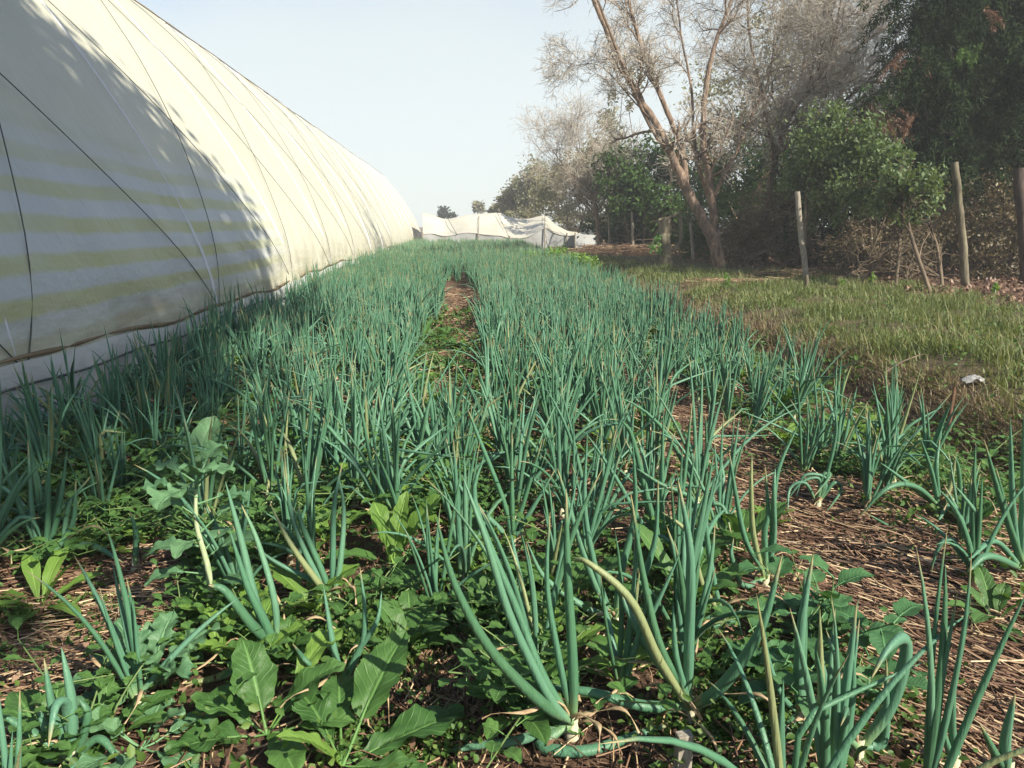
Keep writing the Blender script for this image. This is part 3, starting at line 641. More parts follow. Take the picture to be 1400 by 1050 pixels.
# thick dark trunk at the very right edge
p = onground(G(1400, 398)); c = limb([p, Q(1402, 350, p[1]), Q(1396, 280, p[1]), Q(1392, 230, p[1])], .085, .08)
v, f, a = limbs_mesh([c], 9); o = thing('bare_tree', 'dark upright tree trunk cut off by the right edge', 'tree', tuple(p)); obj('trunk', mesh('trunk', v-p, f, a, mats=[M['bark_dark']]), o)

# ------------------------------------------------------------------ bank: grass, litter, heaps
def blades(x, y, h, wd, lean=.5, seg=2):
    n = len(x); z = gz(x, y); az = R.uniform(0, 2*np.pi, n); d = np.stack([np.cos(az), np.sin(az)], 1); ln = R.uniform(.1, lean, n)
    rows = []
    for t in np.linspace(0, 1, seg+1):
        c = np.stack([x+d[:, 0]*ln*h*t*t, y+d[:, 1]*ln*h*t*t, z-.01+h*t*(1-.25*ln*t)], 1); wv = (wd*(1-t)**.7+.0003)
        s = np.stack([-d[:, 1]*wv, d[:, 0]*wv, 0*x], 1); rows += [c-s, c+s]
    V = np.stack(rows, 1).reshape(-1, 3); b = (np.arange(n)*(2*(seg+1)))[:, None]
    F = np.concatenate([b+np.array([[2*k, 2*k+1, 2*k+3, 2*k+2]]) for k in range(seg)]).reshape(-1, 4)
    return V, F
n = 120000
gy_ = 2.2+30*R.random(n)**1.9; gx_ = edge(gy_)+1.0+.15*wob(gy_*2,gy_,1)+R.random(n)**1.15*(2.6+.12*gy_)
dens = .25+1.1*wob(gx_*1.3, gy_, 1.6)+.6*wob(gx_*3, gy_*3, 2); lit = ss(0, 1.1, gx_-(4.5+.7*(16-np.minimum(gy_, 17)))+.4*wob(gx_*2, gy_*2))
keep = (R.random(n) < np.clip(.25+dens, .03, 1)*(1-.96*lit)) & (gx_/gy_ < .95)
gx_, gy_ = gx_[keep], gy_[keep]; hh = (.035+.085*R.random(len(gx_))*np.clip(.4+1.2*dens[keep], .2, 2.0))
V, F = blades(gx_, gy_, hh, .0035+.0006*gy_, .9); rn = np.clip(R.random(len(gx_))*.6+.4*(.5+wob(gx_, gy_, 2.2)*.5), 0, 1)
tag(obj('grass', mesh('grass', V, F, {'rnd': np.repeat(rn, 6), 't': np.tile([0, 0, .5, .5, 1, 1], len(gx_))}, mats=[M['grass']])), 'short patchy green and straw coloured grass on the bank', 'grass', kind='stuff')
tk = []; 
for i in range(150):
    ty = 3.2+12*R.random()**1.3; tx = edge(ty)+1.0+R.random()*3; m_ = int(R.integers(25, 70)); s_ = R.uniform(.06, .16)
    V, F = blades(tx+R.normal(0, s_, m_), ty+R.normal(0, s_, m_), R.uniform(.08, .24, m_), .0035, 1.1); tk.append((V, F, {'rnd': np.repeat(np.clip(R.random()*.7+R.random(m_)*.35, 0, 1), 6)}))
tag(obj('tall_grass', mesh('tall_grass', *join(tk), mats=[M['grass']])), 'taller ragged tufts of grass and dry stalks on the bank', 'grass', kind='stuff')
# leafy low weeds through the grass
n = 16000; y = 2.4+14*R.random(n)**1.6; x = edge(y)+.5+R.random(n)*(2.9+.1*y); k = wob(x*2, y*2, 1.7)+R.random(n)*.6 > .35; x, y = x[k], y[k]
v, f, a = leafquads(np.stack([x, y, gz(x, y)+.02+.07*R.random(len(x))], 1), .03, R.random(len(x)), .55, 1.2)
tag(obj('undergrowth', mesh('undergrowth', v, f, a, mats=[M['cover']])), 'low leafy weeds scattered through the bank grass', 'weeds', kind='stuff')
# brown leaf litter
n = 22000; y = 5+24*R.random(n)**1.4; x = 6.2+.1*y*0+R.random(n)*7; 
v, f, a = leafquads(np.stack([x, y, gz(x, y)+.01+.02*R.random(n)], 1), .07, R.random(n), .5, 2.5)
M['litter'] = leaf_mat('leaf_litter', (.07, .035, .022), (.2, .12, .075), (.3, .2, .13), tr=0)
tag(obj('leaf_litter', mesh('leaf_litter', v, f, a, mats=[M['litter']])), 'brown fallen leaves and twigs under the trees', 'leaf litter', kind='stuff')
def straws(cx, cy, n, sx, sy, L, r, h, ang=None, spread=1.0, z0=None):
    x = cx+R.normal(0, sx, n) if np.isscalar(cx) else cx; y = cy+R.normal(0, sy, n) if np.isscalar(cy) else cy
    a = R.uniform(0, np.pi, n) if ang is None else ang+R.normal(0, spread, n)
    Ls = L*R.uniform(.3, 1.3, n); z = gz(x, y)+.004+h*R.random(n)**1.5; tl = R.normal(0, .10, n); b = R.normal(0, .12, n)
    t = np.linspace(-.5, .5, 3); P = np.zeros((n, 3, 3))
    for k, u in enumerate(t):
        P[:, k, 0] = x+np.cos(a)*Ls*u-np.sin(a)*Ls*b*(4*u*u); P[:, k, 1] = y+np.sin(a)*Ls*u+np.cos(a)*Ls*b*(4*u*u)
        P[:, k, 2] = np.maximum(z+Ls*u*tl, gz(P[:, k, 0], P[:, k, 1])+.002)
    return tubes(P, r*R.uniform(.5, 1.4, (n, 1)), 3, rnd=R.random(n))
# heaps and a low ridge of dead stalks
hs = G(852, 352); y = hs[1]
hp = straws(hs[0], y, 2600, .9, .5, .5, .006, .30)
o = obj('straw_heap', mesh('straw_heap', *hp, mats=[M['straw']])); tag(o, 'pale heap of dead stalks between the far fence posts and the slim tree', 'straw heap', kind='stuff')
rg = [straws(*G(px, py)[:2], 700, .35, .10, .35, .003, .09, 0, .6) for px, py in ((1060, 388), (1110, 382), (1160, 380), (1210, 382), (1000, 398))]
o = obj('litter_ridge', mesh('litter_ridge', *join(rg), mats=[M['straw']])); tag(o, 'sunlit ridge of brown dead stalks across the foot of the leaning post', 'dead stalks', kind='stuff')
tx = R.random(9000); ty = 3.2+12*tx**1.6; 
V, F = blades(edge(ty)+.95+R.normal(0, .10, 9000), ty, .05+.10*R.random(9000), .003, 1.8)
o = obj('dead_grass', mesh('dead_grass', V, F, {'rnd': np.repeat(R.random(9000), 6)}, mats=[M['dry_grass']])); tag(o, 'matted dead grass hanging over the ditch beside the onion bed', 'dead grass', kind='stuff')
def rod(name, label, cat, pts, r0, r1, mat):
    c, r = limb(pts, r0, r1, n=14, knob=.1); v, f, a = tubes(c[None], r[None], 7); b = np.array(pts[0])
    tag(obj(name, mesh(name, v-b, f, a, mats=[M[mat]]), None, tuple(b)), label, cat)
rod('dead_stick', 'pale dead stick lying across the ditch edge', 'stick', [G(1212, 508, .12), G(1235, 494, .17), G(1262, 484, .16)], .007, .003, 'twig_dark')
rod('dead_stick', 'orange brown stalk standing among the onions near the ditch', 'stick', [G(1297, 588), Q(1300, 560, G(1297, 588)[1]), Q(1305, 528, G(1297, 588)[1])], .012, .008, 'f_brown')
# crumpled plastic scrap
p = G(1330, 520, .06); uu, vv = np.meshgrid(np.linspace(-1, 1, 14), np.linspace(-1, 1, 10), indexing='ij')
V = np.stack([.075*uu*(1-.2*vv**2), .04*vv*(1-.3*uu**2), .03*(1-.8*uu**2-.7*vv**2)+.006*np.sin(uu*7+vv*4)+.004*np.sin(vv*11-uu*3)], -1).reshape(-1, 3)
ii = np.arange(140).reshape(14, 10); F = np.stack([ii[:-1, :-1], ii[1:, :-1], ii[1:, 1:], ii[:-1, 1:]], -1).reshape(-1, 4)
tag(obj('plastic_scrap', mesh('plastic_scrap', V, F, mats=[simple('scrap_plastic', (.22, .22, .22), (.34, .34, .33), 20, .5)]), None, tuple(p)), 'crumpled pale plastic scrap on the ditch edge', 'litter')

# ------------------------------------------------------------------ onions
RM = np.array(_rot).T
def project(p):
    v = RM @ (np.array(p, float)-np.array([0, 0, CAM_H])); return 700+FPX*v[0]/-v[2], 525-FPX*v[1]/-v[2], -v[2]
def leaf_paths(n, L, th0, curv, az, kink=None, S=9, azd=0.0):
    """n leaves from the origin; th = lean from the vertical"""
    t = np.linspace(0, 1, S); th = th0[:, None]+curv[:, None]*t[None]**1.6
    if kink is not None:
        kp, ka = kink; th = th+ka[:, None]*(t[None] > kp[:, None])
    a = az[:, None]+azd*t[None]*R.normal(0, 1, (n, 1))
    d = np.stack([np.sin(th)*np.cos(a), np.sin(th)*np.sin(a), np.cos(th)], -1)*(L/(S-1))[:, None, None]
    P = np.zeros((n, S, 3)); P[:, 1:] = np.cumsum(d[:, :-1]*.5+d[:, 1:]*.5, 1); return P
def leaf_rad(S, r):
    t = np.linspace(0, 1, S); return np.asarray(r)[:, None]*(np.clip(.62+1.9*t, 0, 1)*(1-t**2.6)**.8+.03)[None]
def onion_leaves(n, H, r, S=9, floppy=.25):
    L = H*R.uniform(.6, 1.08, n); th = np.abs(R.normal(.13, .12, n)); cv = R.normal(.08, .2, n)
    fl = R.random(n) < floppy; th[fl] += R.uniform(.15, .6, fl.sum()); cv[fl] += R.uniform(.4, 1.4, fl.sum())
    ka = np.where(R.random(n) < .10, R.uniform(.7, 1.9, n), 0); kp = R.uniform(.35, .75, n)
    P = leaf_paths(n, L, th, cv, R.uniform(0, 2*np.pi, n), (kp, ka), S, .25)
    P[..., 2] += .035; P[..., :2] += R.normal(0, .006, (n, 1, 2)); P[..., 2] = np.maximum(P[..., 2], .012)
    return P, leaf_rad(S, r*R.uniform(.65, 1.15, n))
def neck_mesh(r=.0085, h=.05):
    b = tubes(np.array([[[0, 0, -.02], [0, 0, .01], [.001, 0, h*.5], [.002, .001, h]]]), np.array([[r*1.3, r*1.5, r*1.05, r*.9]]), 8)
    return mesh('neck', *b, mats=[M['neck']])
def dry_ribbon(L, az, h=.05, wdt=.008, droop=1.6):
    S = 12; t = np.linspace(0, 1, S); th = .5+droop*t+.3*np.sin(t*9+az); d = np.stack([np.sin(th)*np.cos(az+.4*np.sin(5*t)), np.sin(th)*np.sin(az+.4*np.sin(5*t)), np.cos(th)], 1)*L/(S-1)
    P = np.cumsum(d, 0)+[0, 0, h*.5]; P[:, 2] = np.maximum(P[:, 2], .006+.006*np.sin(t*14))
    return tubes(P[None], (wdt*(.6+.5*np.sin(t*13))*(1-t*.6))[None], 5, .3)
MARKS = [(*G(a, b_)[:2], t_) for a, b_, t_ in ((944, 990, 'the V-shaped largest onion'), (782, 1008, 'the onion fanning left of the stake'), (1092, 1000, 'the fused-leaf onion'), (1046, 795, 'the onion at the straw path edge'), (378, 895, 'the onion leaning over the dock leaves'), (104, 1046, 'the snapped onion in the corner'),
 (62, 760, 'the sprawling clump at the left edge'), (285, 850, 'the kale stalk'), (268, 672, 'the big veined kale leaf'), (538, 772, 'the yellow-green rosette'), (480, 1040, 'the biggest dock leaves'), (1283, 702, 'the sprawling bluish onion'), (1118, 690, 'the drooping leaf tuft'), (1125, 880, 'the serrated weed by the straw path'),
 (1395, 790, 'the tall onion at the right edge'), (905, 760, 'the onion clump arching right'), (700, 760, 'the onion leaning over the rosette'), (1220, 622, 'the widely splayed onion clump'), (1330, 520, 'the plastic scrap'), (1297, 588, 'the orange brown stalk'), (205, 945, 'the frilly young kale'), (185, 772, 'the lone short onion leaf'))]
MARKS += [(-2.1, 3.8, 'the nearest rope foot of the greenhouse'), (-2.1, 6.85, 'the second rope foot of the greenhouse'), (0, 3.9, 'the near end of the bare central path'), (0, 6.5, 'the middle of the central path')]
USED = set()
def unique(head, x, y, maxw=16):
    for mx, my, mt in sorted(MARKS, key=lambda q: (q[0]-x)**2+(q[1]-y)**2):
        dx_, dy_ = x-mx, y-my; dd = math.hypot(dx_, dy_)
        side = ('right of' if dx_ > 0 else 'left of') if abs(dx_) > abs(dy_) else ('behind' if dy_ > 0 else 'in front of')
        how = 'just' if dd < .25 else ('a little way' if dd < .6 else ('some way' if dd < 1.2 else 'far'))
        lab = f'{head} {how} {side} {mt}'
        if lab not in USED and len(lab.split()) <= maxw: USED.add(lab); return lab
    return head
LIB = []
for k in range(18):
    nl_ = int(R.integers(7, 13)); H = (.40, .46, .36, .50, .42, .33)[k % 6]; P, r = onion_leaves(nl_, H, .0072+.002*R.random(), 9, .15 if k % 3 else .4)
    q = R.random(nl_); ls = []
    for i in range(nl_):
        v, f, a = tubes(P[i:i+1], r[i:i+1], 6, .8, rnd=q[i:i+1]); ls.append(mesh('leaf', v, f, a, mats=[M['onion']]))
    dr = []
    for i in range(1 if k % 2 else 2): dr.append(mesh('dry_leaf', *dry_ribbon(R.uniform(.10, .22), R.uniform(0, 6.28)), mats=[M['dry']]))
    LIB.append((ls, neck_mesh(), dr))
PLANTS = []
def put_lib(k, x, y, s, rz, label, group):
    t = thing('onion_plant', label, 'onion plant', (x, y, float(gz(x, y))), group, rz); t.scale = (s, s, s)
    t.rotation_euler[0] = R.normal(0, .07); t.rotation_euler[1] = R.normal(0, .07)
    ls, nk, dr = LIB[k]
    for m_ in ls: obj('leaf', m_, t)
    obj('neck', nk, t)
    for m_ in dr: obj('dry_leaf', m_, t)
    return t
HERO = []
def hero(base, leaves, label, r=.0115, dry=1, up=.03):
    b = G(*base); b[2] = gz(b[0], b[1]); HERO.append(b[:2]); t = thing('onion_plant', label, 'onion plant', tuple(b), 'onion plants with their own look in the near beds')
    for lf in leaves:
        rr = r; pts = lf
        if isinstance(lf, tuple) and isinstance(lf[0], (int, float)) and not isinstance(lf[1], (int, float)): rr = lf[0]; pts = lf[1]
        p = [b+np.array([R.normal(0, .004), R.normal(0, .004), up])]
        for q in pts:
            w_ = Q(q[0], q[1], b[1]+(q[2] if len(q) > 2 else 0)); w_[2] = max(w_[2], float(gz(w_[0], w_[1]))+.012); p.append(w_)
        c = catmull(np.array(p), 18)-b
        v, f, a = tubes(c[None], leaf_rad(18, [rr]), 9, .78, rnd=[R.random()]); obj('leaf', mesh('leaf', v, f, a, mats=[M['onion']]), t)
    obj('neck', neck_mesh(.011, .05), t)
    for i in range(dry): obj('dry_leaf', mesh('dry_leaf', *dry_ribbon(R.uniform(.12, .26), R.uniform(2.5, 6.6), wdt=.011), mats=[M['dry']]), t)
    return t
hero((944, 990), [(.0135, [(942, 880), (944, 760, .0), (927, 655, .02)]), (.0135, [(990, 935, -.05), (1040, 860, -.08), (1070, 757, -.06)]), [(900, 900, -.03), (862, 820, -.05), (805, 770, -.04), (782, 766, -.02)],
      [(905, 890), (880, 790, .03), (862, 672, .05)], (.009, [(925, 900), (920, 823, .02)]), (.0125, [(900, 905, .03), (860, 838, .05), (850, 810, .06)]), (.014, [(880, 965, -.02), (800, 945, .0), (712, 938, .05)])],
     'largest onion plant in front, stout leaves spread in a V just behind the wooden stake', dry=2)
hero((782, 1008), [(.0135, [(783, 900), (776, 780, .02), (774, 668, .03)]), [(755, 960, -.03), (700, 850, -.06), (665, 740, -.07), (632, 650, -.05)], (.013, [(740, 960, -.05), (672, 890, -.08), (622, 800, -.10), (596, 706, -.10)]),
      [(745, 930), (705, 830, .03), (650, 690, .06), (662, 622, .08)], (.009, [(765, 905), (748, 800, .02), (752, 700, .04)]), (.014, [(740, 1030, -.03), (800, 1030, -.06), (880, 1010, -.02), (918, 1000, 0)]), (.012, [(700, 1022, .0), (650, 1030, .02), (606, 1036, .02)])],
     'tall onion clump left of the stake with leaves fanning to the left', dry=3)
hero((1092, 1000), [(.014, [(1092, 930), (1096, 850, .0), (1112, 757, .02)]), (.008, [(1068, 950), (1050, 900, .02), (1046, 862, .03)]), (.015, [(1060, 1010, -.03), (1020, 1046, -.05)]), (.011, [(1098, 880, .02), (1100, 782, .03)]), (.011, [(1120, 1020, -.02), (1160, 1046, -.02)])],
     'onion plant with two upright fused leaves and one bent flat, right of the stake', dry=2)
hero((1046, 795), [(.010, [(1020, 740), (1005, 670, .02), (997, 618, .03)]), (.010, [(1030, 730), (1027, 670), (1028, 622, .02)]), [(1045, 730), (1050, 700), (1046, 636)], [(1055, 740, .02), (1062, 650, .04), (1091, 581, .06)], (.009, [(1058, 740), (1058, 670, -.02), (1060, 640)]), (.010, [(1015, 800, -.05), (1000, 760, -.07), (1003, 735, -.07)])],
     'upright onion plant at the left edge of the right-hand straw path', r=.011, dry=1)
hero((378, 895), [(.013, [(352, 830), (330, 740, .02), (308, 658, .03)]), (.013, [(362, 850, -.02), (338, 800, -.03), (313, 722, -.02)]), (.0135, [(345, 855, -.04), (308, 808, -.06), (285, 800, -.07)]), (.010, [(375, 820), (352, 740, .03), (330, 690, .04)]), (.014, [(335, 905, -.06), (300, 935, -.10), (250, 992, -.12)])],
     'onion plant with long broad leaves leaning left above the big dock leaves', dry=1)
hero((452, 830), [(.011, [(420, 760), (398, 700, .02), (394, 664, .02)]), [(455, 760), (457, 690), (468, 632, .03)], [(440, 780), (412, 715), (409, 690)], [(430, 790, -.02), (395, 740, -.03), (370, 690, 0)], [(465, 770), (470, 700, .03), (463, 650, .05)], (.009, [(440, 800), (380, 770), (345, 745)])],
     'bushy onion clump left of the yellow-green rosette', r=.0105, dry=1)
hero((470, 945), [(.010, [(455, 880), (442, 800, .03)]), [(490, 890), (515, 850), (522, 808, .03)], (.008, [(495, 880), (498, 830), (492, 775, .02)]), [(448, 930), (420, 905, -.05), (400, 880)]], 'small onion plant between the dock leaves and the clover patch', r=.009)
hero((104, 1046), [(.011, [(75, 980), (60, 900, .02)]), (.012, [(98, 960), (84, 885, .02)]), [(70, 1010), (48, 960)], (.012, [(98, 1000), (90, 962, -.01), (76, 966, -.04), (66, 1022, -.09)]), [(40, 1000), (0, 975)], (.010, [(135, 1010), (165, 1042, -.03)]), (.010, [(120, 980), (108, 955)]), [(50, 1035), (-10, 1015)]],
     'onion plant with a snapped-over thick leaf in the bottom left corner', dry=2)
hero((185, 772), [(.011, [(186, 730), (178, 700)])], 'single short onion leaf standing alone in the straw path on the left', dry=0)
hero((62, 760), [(.011, [(66, 700), (68, 632)]), [(30, 700), (0, 625)], [(80, 700), (92, 615, .03)], [(98, 720), (104, 655)], (.013, [(120, 745), (170, 770, -.1)]), [(45, 710), (38, 600, .05)], [(85, 740), (95, 690, .02), (125, 650)]],
     'sprawling onion clump at the left edge above the pale rosette', r=.011, dry=3)
hero((1283, 702), [[(1275, 650), (1259, 600)], [(1300, 660), (1307, 618)], (.013, [(1250, 665, -.05), (1212, 668, -.1), (1172, 710, -.1)]), [(1240, 660), (1203, 632)], (.013, [(1310, 700), (1298, 690, -.08), (1275, 740, -.14)]), [(1280, 640), (1285, 600, .05)], [(1310, 680), (1310, 640), (1302, 620)], (.009, [(1240, 735, -.15), (1180, 700, -.1)])],
     'sprawling bluish onion plant right of the straw path with kinked leaves', r=.0105, dry=2)
hero((1395, 790), [[(1385, 700), (1381, 570)], [(1360, 740), (1325, 765, -.1)], [(1375, 700), (1362, 640)], [(1398, 690), (1400, 560)], (.014, [(1350, 760, -.06), (1322, 783, -.1)]), [(1370, 690), (1345, 600)]], 'tall onion plant at the right edge with one leaf flopped left', r=.0115, dry=2)
hero((1170, 1046), [(.013, [(1140, 980), (1120, 900), (1121, 866)]), (.014, [(1215, 970), (1237, 905), (1236, 872), (1212, 890, -.04), (1190, 930, -.07)]), [(1208, 1010), (1212, 900)], (.011, [(1150, 1010), (1110, 990), (1115, 1020)])], 'dark onion plant with a folded-over leaf in the bottom right shade', r=.0115)
hero((1375, 1060), [(.012, [(1375, 1010), (1388, 948)]), [(1360, 1030), (1340, 990)]], 'short onion plant in the bottom right corner', r=.011, dry=0)
hero((1300, 1062), [(.009, [(1302, 1000), (1306, 905)]), (.008, [(1292, 1010), (1278, 960)])], 'thin shaded onion plant beside the bottom right corner', r=.009, dry=0)
hero((1118, 690), [(.008, [(1100, 660), (1080, 668), (1077, 700, -.05)]), (.008, [(1130, 655), (1100, 650), (1088, 680)]), (.008, [(1125, 650), (1135, 650), (1112, 680, -.07)]), (.008, [(1140, 660), (1150, 670), (1130, 700, -.08)]), (.008, [(1120, 655), (1095, 660), (1072, 690)]), (.008, [(1142, 600), (1141, 555)])],
     'low round tuft of drooping onion leaves at the top of the right-hand straw path', r=.008, dry=1)
hero((905, 760), [(.013, [(890, 700), (865, 600, .03), (850, 575)]), [(905, 680), (907, 560, .04)], [(930, 690), (947, 545, .06)], [(880, 720), (840, 650), (800, 590)], (.011, [(940, 700), (985, 690), (1000, 730, -.06)]), (.011, [(950, 690), (900, 660), (870, 640)])], 'large onion clump behind the biggest plant, leaves arching to the right', r=.0105, dry=2)
hero((840, 860), [(.012, [(810, 790), (780, 700, .02), (762, 640)]), (.012, [(850, 780), (868, 700, .02), (865, 600)]), [(820, 800), (800, 700), (803, 590)], [(870, 810), (895, 740), (900, 655)], [(800, 830), (745, 790), (720, 740)]], 'onion clump between the two biggest front plants, slightly further back', r=.011, dry=2)
hero((985, 850), [(.013, [(960, 890, -.04), (1000, 850, -.05), (1016, 825, -.04)]), (.010, [(975, 790), (965, 700), (990, 650)]), [(960, 800), (940, 730), (905, 700)]], 'dark bluish onion plant with a stubby broken leaf in the shade', r=.011, dry=1)
hero((700, 760), [[(690, 690), (655, 600), (640, 560)], [(700, 680), (700, 590, .04)], [(715, 690), (742, 600)], (.012, [(680, 720), (640, 680), (612, 640)]), [(725, 700), (760, 640)]], 'onion plant right of the yellow-green rosette with leaves leaning left', r=.0105, dry=1)
hero((1120, 628), [[(1110, 580), (1103, 540)], [(1090, 580), (1052, 530)], [(1125, 570), (1122, 520)], [(1135, 580), (1150, 510)], [(1105, 590), (1080, 545)], [(1142, 590), (1165, 535)], [(1118, 580), (1112, 500)], [(1100, 600), (1010, 560)]], 'broad onion clump with many thin upright leaves above the drooping tuft', r=.0095, dry=2)
hero((1220, 622), [[(1215, 580), (1190, 530)], [(1225, 570), (1235, 520)], [(1240, 585), (1290, 555)], [(1210, 590), (1160, 560)], [(1235, 580), (1260, 500)], [(1228, 560), (1222, 490)], [(1245, 600), (1303, 535)]], 'onion clump with widely splayed leaves beyond the sprawling bluish plant', r=.0095, dry=1)

# beds: rows of plants
ROWS = [(-1.88, 'wall'), (-1.72, 'wall'), (-1.56, 'wall'), (-1.4, 'wall'), (-1.25, 'wall'), (-1.08, 'wall'), (-.84, 'left'), (-.68, 'left'), (-.52, 'left'), (-.36, 'left'), (-.2, 'left'), (-.03, 'left'), (.2, 'mid'), (.35, 'mid'), (.5, 'mid'), (.65, 'mid'), (.8, 'mid'), (.94, 'mid'), (1.1, 'mid'), (1.24, 'right'),
        (1.4, 'right'), (1.58, 'right'), (1.76, 'right'), (1.95, 'right'), (2.15, 'right'), (2.35, 'right'), (2.52, 'right'), (2.7, 'right'), (2.88, 'right'), (3.05, 'right'), (3.2, 'right'), (3.35, 'right'), (3.5, 'right'), (3.7, 'right')]
XY = []
WEEDSPOT = [(G(px, py)[:2], r_) for px, py, r_ in ((540, 765, .22), (355, 975, .2), (520, 900, .16), (560, 985, .2), (275, 780, .16), (265, 650, .08), (45, 800, .15), (205, 895, .2), (1130, 850, .25), (130, 700, .1), (600, 930, .2), (60, 960, .17), (150, 905, .2), (230, 850, .12), (40, 910, .2), (1230, 880, .35), (1330, 930, .3), (50, 890, .25), (150, 800, .22), (300, 610, .06))]
for x0, bed in ROWS:
    R = np.random.default_rng(int(1000+x0*100))
    y = .95+R.random()*.1
    while y < 35:
        x = x0+R.normal(0, .035); far = min(1, y/6)
        if x0 < edge(y)-.05 and x > -1.98:
            miss = .36*(1-far)**1.2+.08
            if bed == 'right' and y < 3.4: miss += .02
            if -.9 < x0 < -.1 and y < 3: miss -= .15
            if wob(x*1.7, y*1.5, 1.4) > .36 and y < 9: miss += .5
            ok = R.random() > miss
            for h in HERO:
                if (x-h[0])**2+(y-h[1])**2 < .13**2: ok = False
            for c_, r_ in WEEDSPOT:
                if (x-c_[0])**2+(y-c_[1])**2 < r_**2: ok = False
            # keep the three paths bare
            for pc, pw, pe in ((-1.05, .17, 4.2), (0.0, .15 if y < 4 else .235, 14), (1.16, .20, 4.4)):
                if abs(x-pc-.04*math.sin(y*.8)) < pw*(1 if y < pe and not (pc == 0 and y < 3.6) else 0): ok = False
            if y < 1.22 and abs(x) < .5: ok = False
            if ok: XY.append((x, y, bed))
        y += R.uniform(.11, .21)*(1.1 if y < 7 else .8)
def inview(x, y, pad=40):
    a, b, d = project((x, y, .25)); return d > .2 and -pad < a < 1400+pad and b < 1050+160
vis = [p for p in XY if inview(*p[:2])]; vis.sort(key=lambda p: p[0]**2+p[1]**2)
NI = 300-len(HERO)
BEDN = {'wall': 'bed along the greenhouse', 'left': 'bed left of the central path', 'mid': 'bed right of the central path', 'right': 'bed beside the ditch'}
def sizew(k): return ('stocky', 'upright', 'low')[0 if k in (0, 6, 12) else 1]
for i, (x, y, bed) in enumerate(vis[:NI]):
    k = int(R.integers(0, 18)); s = R.uniform(.85, 1.15)*(1.0 if y > 2 else .95); kind = k % 6
    if bed == 'wall': s *= .92
    if bed == 'right': s *= .88
    trait = ('leafy', 'tall', 'short', 'very tall', 'slender', 'low floppy')[kind]
    band = 'nearest rows' if y < 2.3 else ('middle rows' if y < 3.1 else 'further rows')
    put_lib(k, x, y, s, R.uniform(0, 6.28), unique(f'{trait} onion plant', x, y), f'green onions in the {BEDN[bed]}, {band}')
rest = vis[NI:]; print('onions', len(vis), 'rest', len(rest))
def mass(pts, lo, hi, nl_, S, sides, r, name, label):
    pts = [p for p in pts if lo <= p[1] < hi]
    if not pts: return
    B = np.array([p[:2] for p in pts]); n = len(B); k = n*nl_; bi = np.repeat(np.arange(n), nl_)
    H = (.46*R.uniform(.66, 1.15, n)*(1+.26*wob(B[:, 0]*1.9, B[:, 1]*1.5)))[bi]*R.uniform(.6, 1.08, k)
    th = np.abs(R.normal(.10, .09, k)); cv = R.normal(.07, .14, k); fl = R.random(k) < .07; th[fl] += .3; cv[fl] += R.uniform(.3, 1.2, fl.sum())
    P = leaf_paths(k, H, th, cv, R.uniform(0, 6.28, k), (R.uniform(.4, .8, k), np.where(R.random(k) < .08, 1.2, 0)), S, .2)
    P[..., :2] += R.normal(0, .012, (k, 1, 2)); P[..., 2] += .03; P += np.stack([B[bi, 0], B[bi, 1], gz(B[bi, 0], B[bi, 1])], 1)[:, None]; P[..., 2] = np.maximum(P[..., 2], .0)
    v, f, a = tubes(P, leaf_rad(S, r*R.uniform(.7, 1.2, k)), sides, .8, rnd=(.5*R.random(n)[bi]+.5*R.random(k)))
    tag(obj(name, mesh(name, v, f, a, mats=[M['onion']])), label, 'onion crop', kind='stuff')
mass(rest, 0, 9, 12, 7, 5, .0082, 'onion_crop', 'dense stand of green onions in the middle of the field')
mass(rest, 9, 18, 10, 5, 4, .0085, 'onion_crop', 'sunlit green onions further down the field, too many to count')
mass(rest, 18, 40, 11, 4, 3, .010, 'onion_crop', 'far end of the onion field, running up to the net shelter')
dl = []
for x, y, b in rest[:1100]:
    if R.random() < .6:
        v, f, a = dry_ribbon(R.uniform(.1, .25), R.uniform(0, 6.28), wdt=.006); v = v+np.array([x, y, float(gz(x, y))]); dl.append((v, f, a))
o = obj('withered_leaves', mesh('withered_leaves', *join(dl), mats=[M['dry']])); tag(o, 'withered straw coloured onion leaves low in the dense stand', 'withered leaves', kind='stuff')

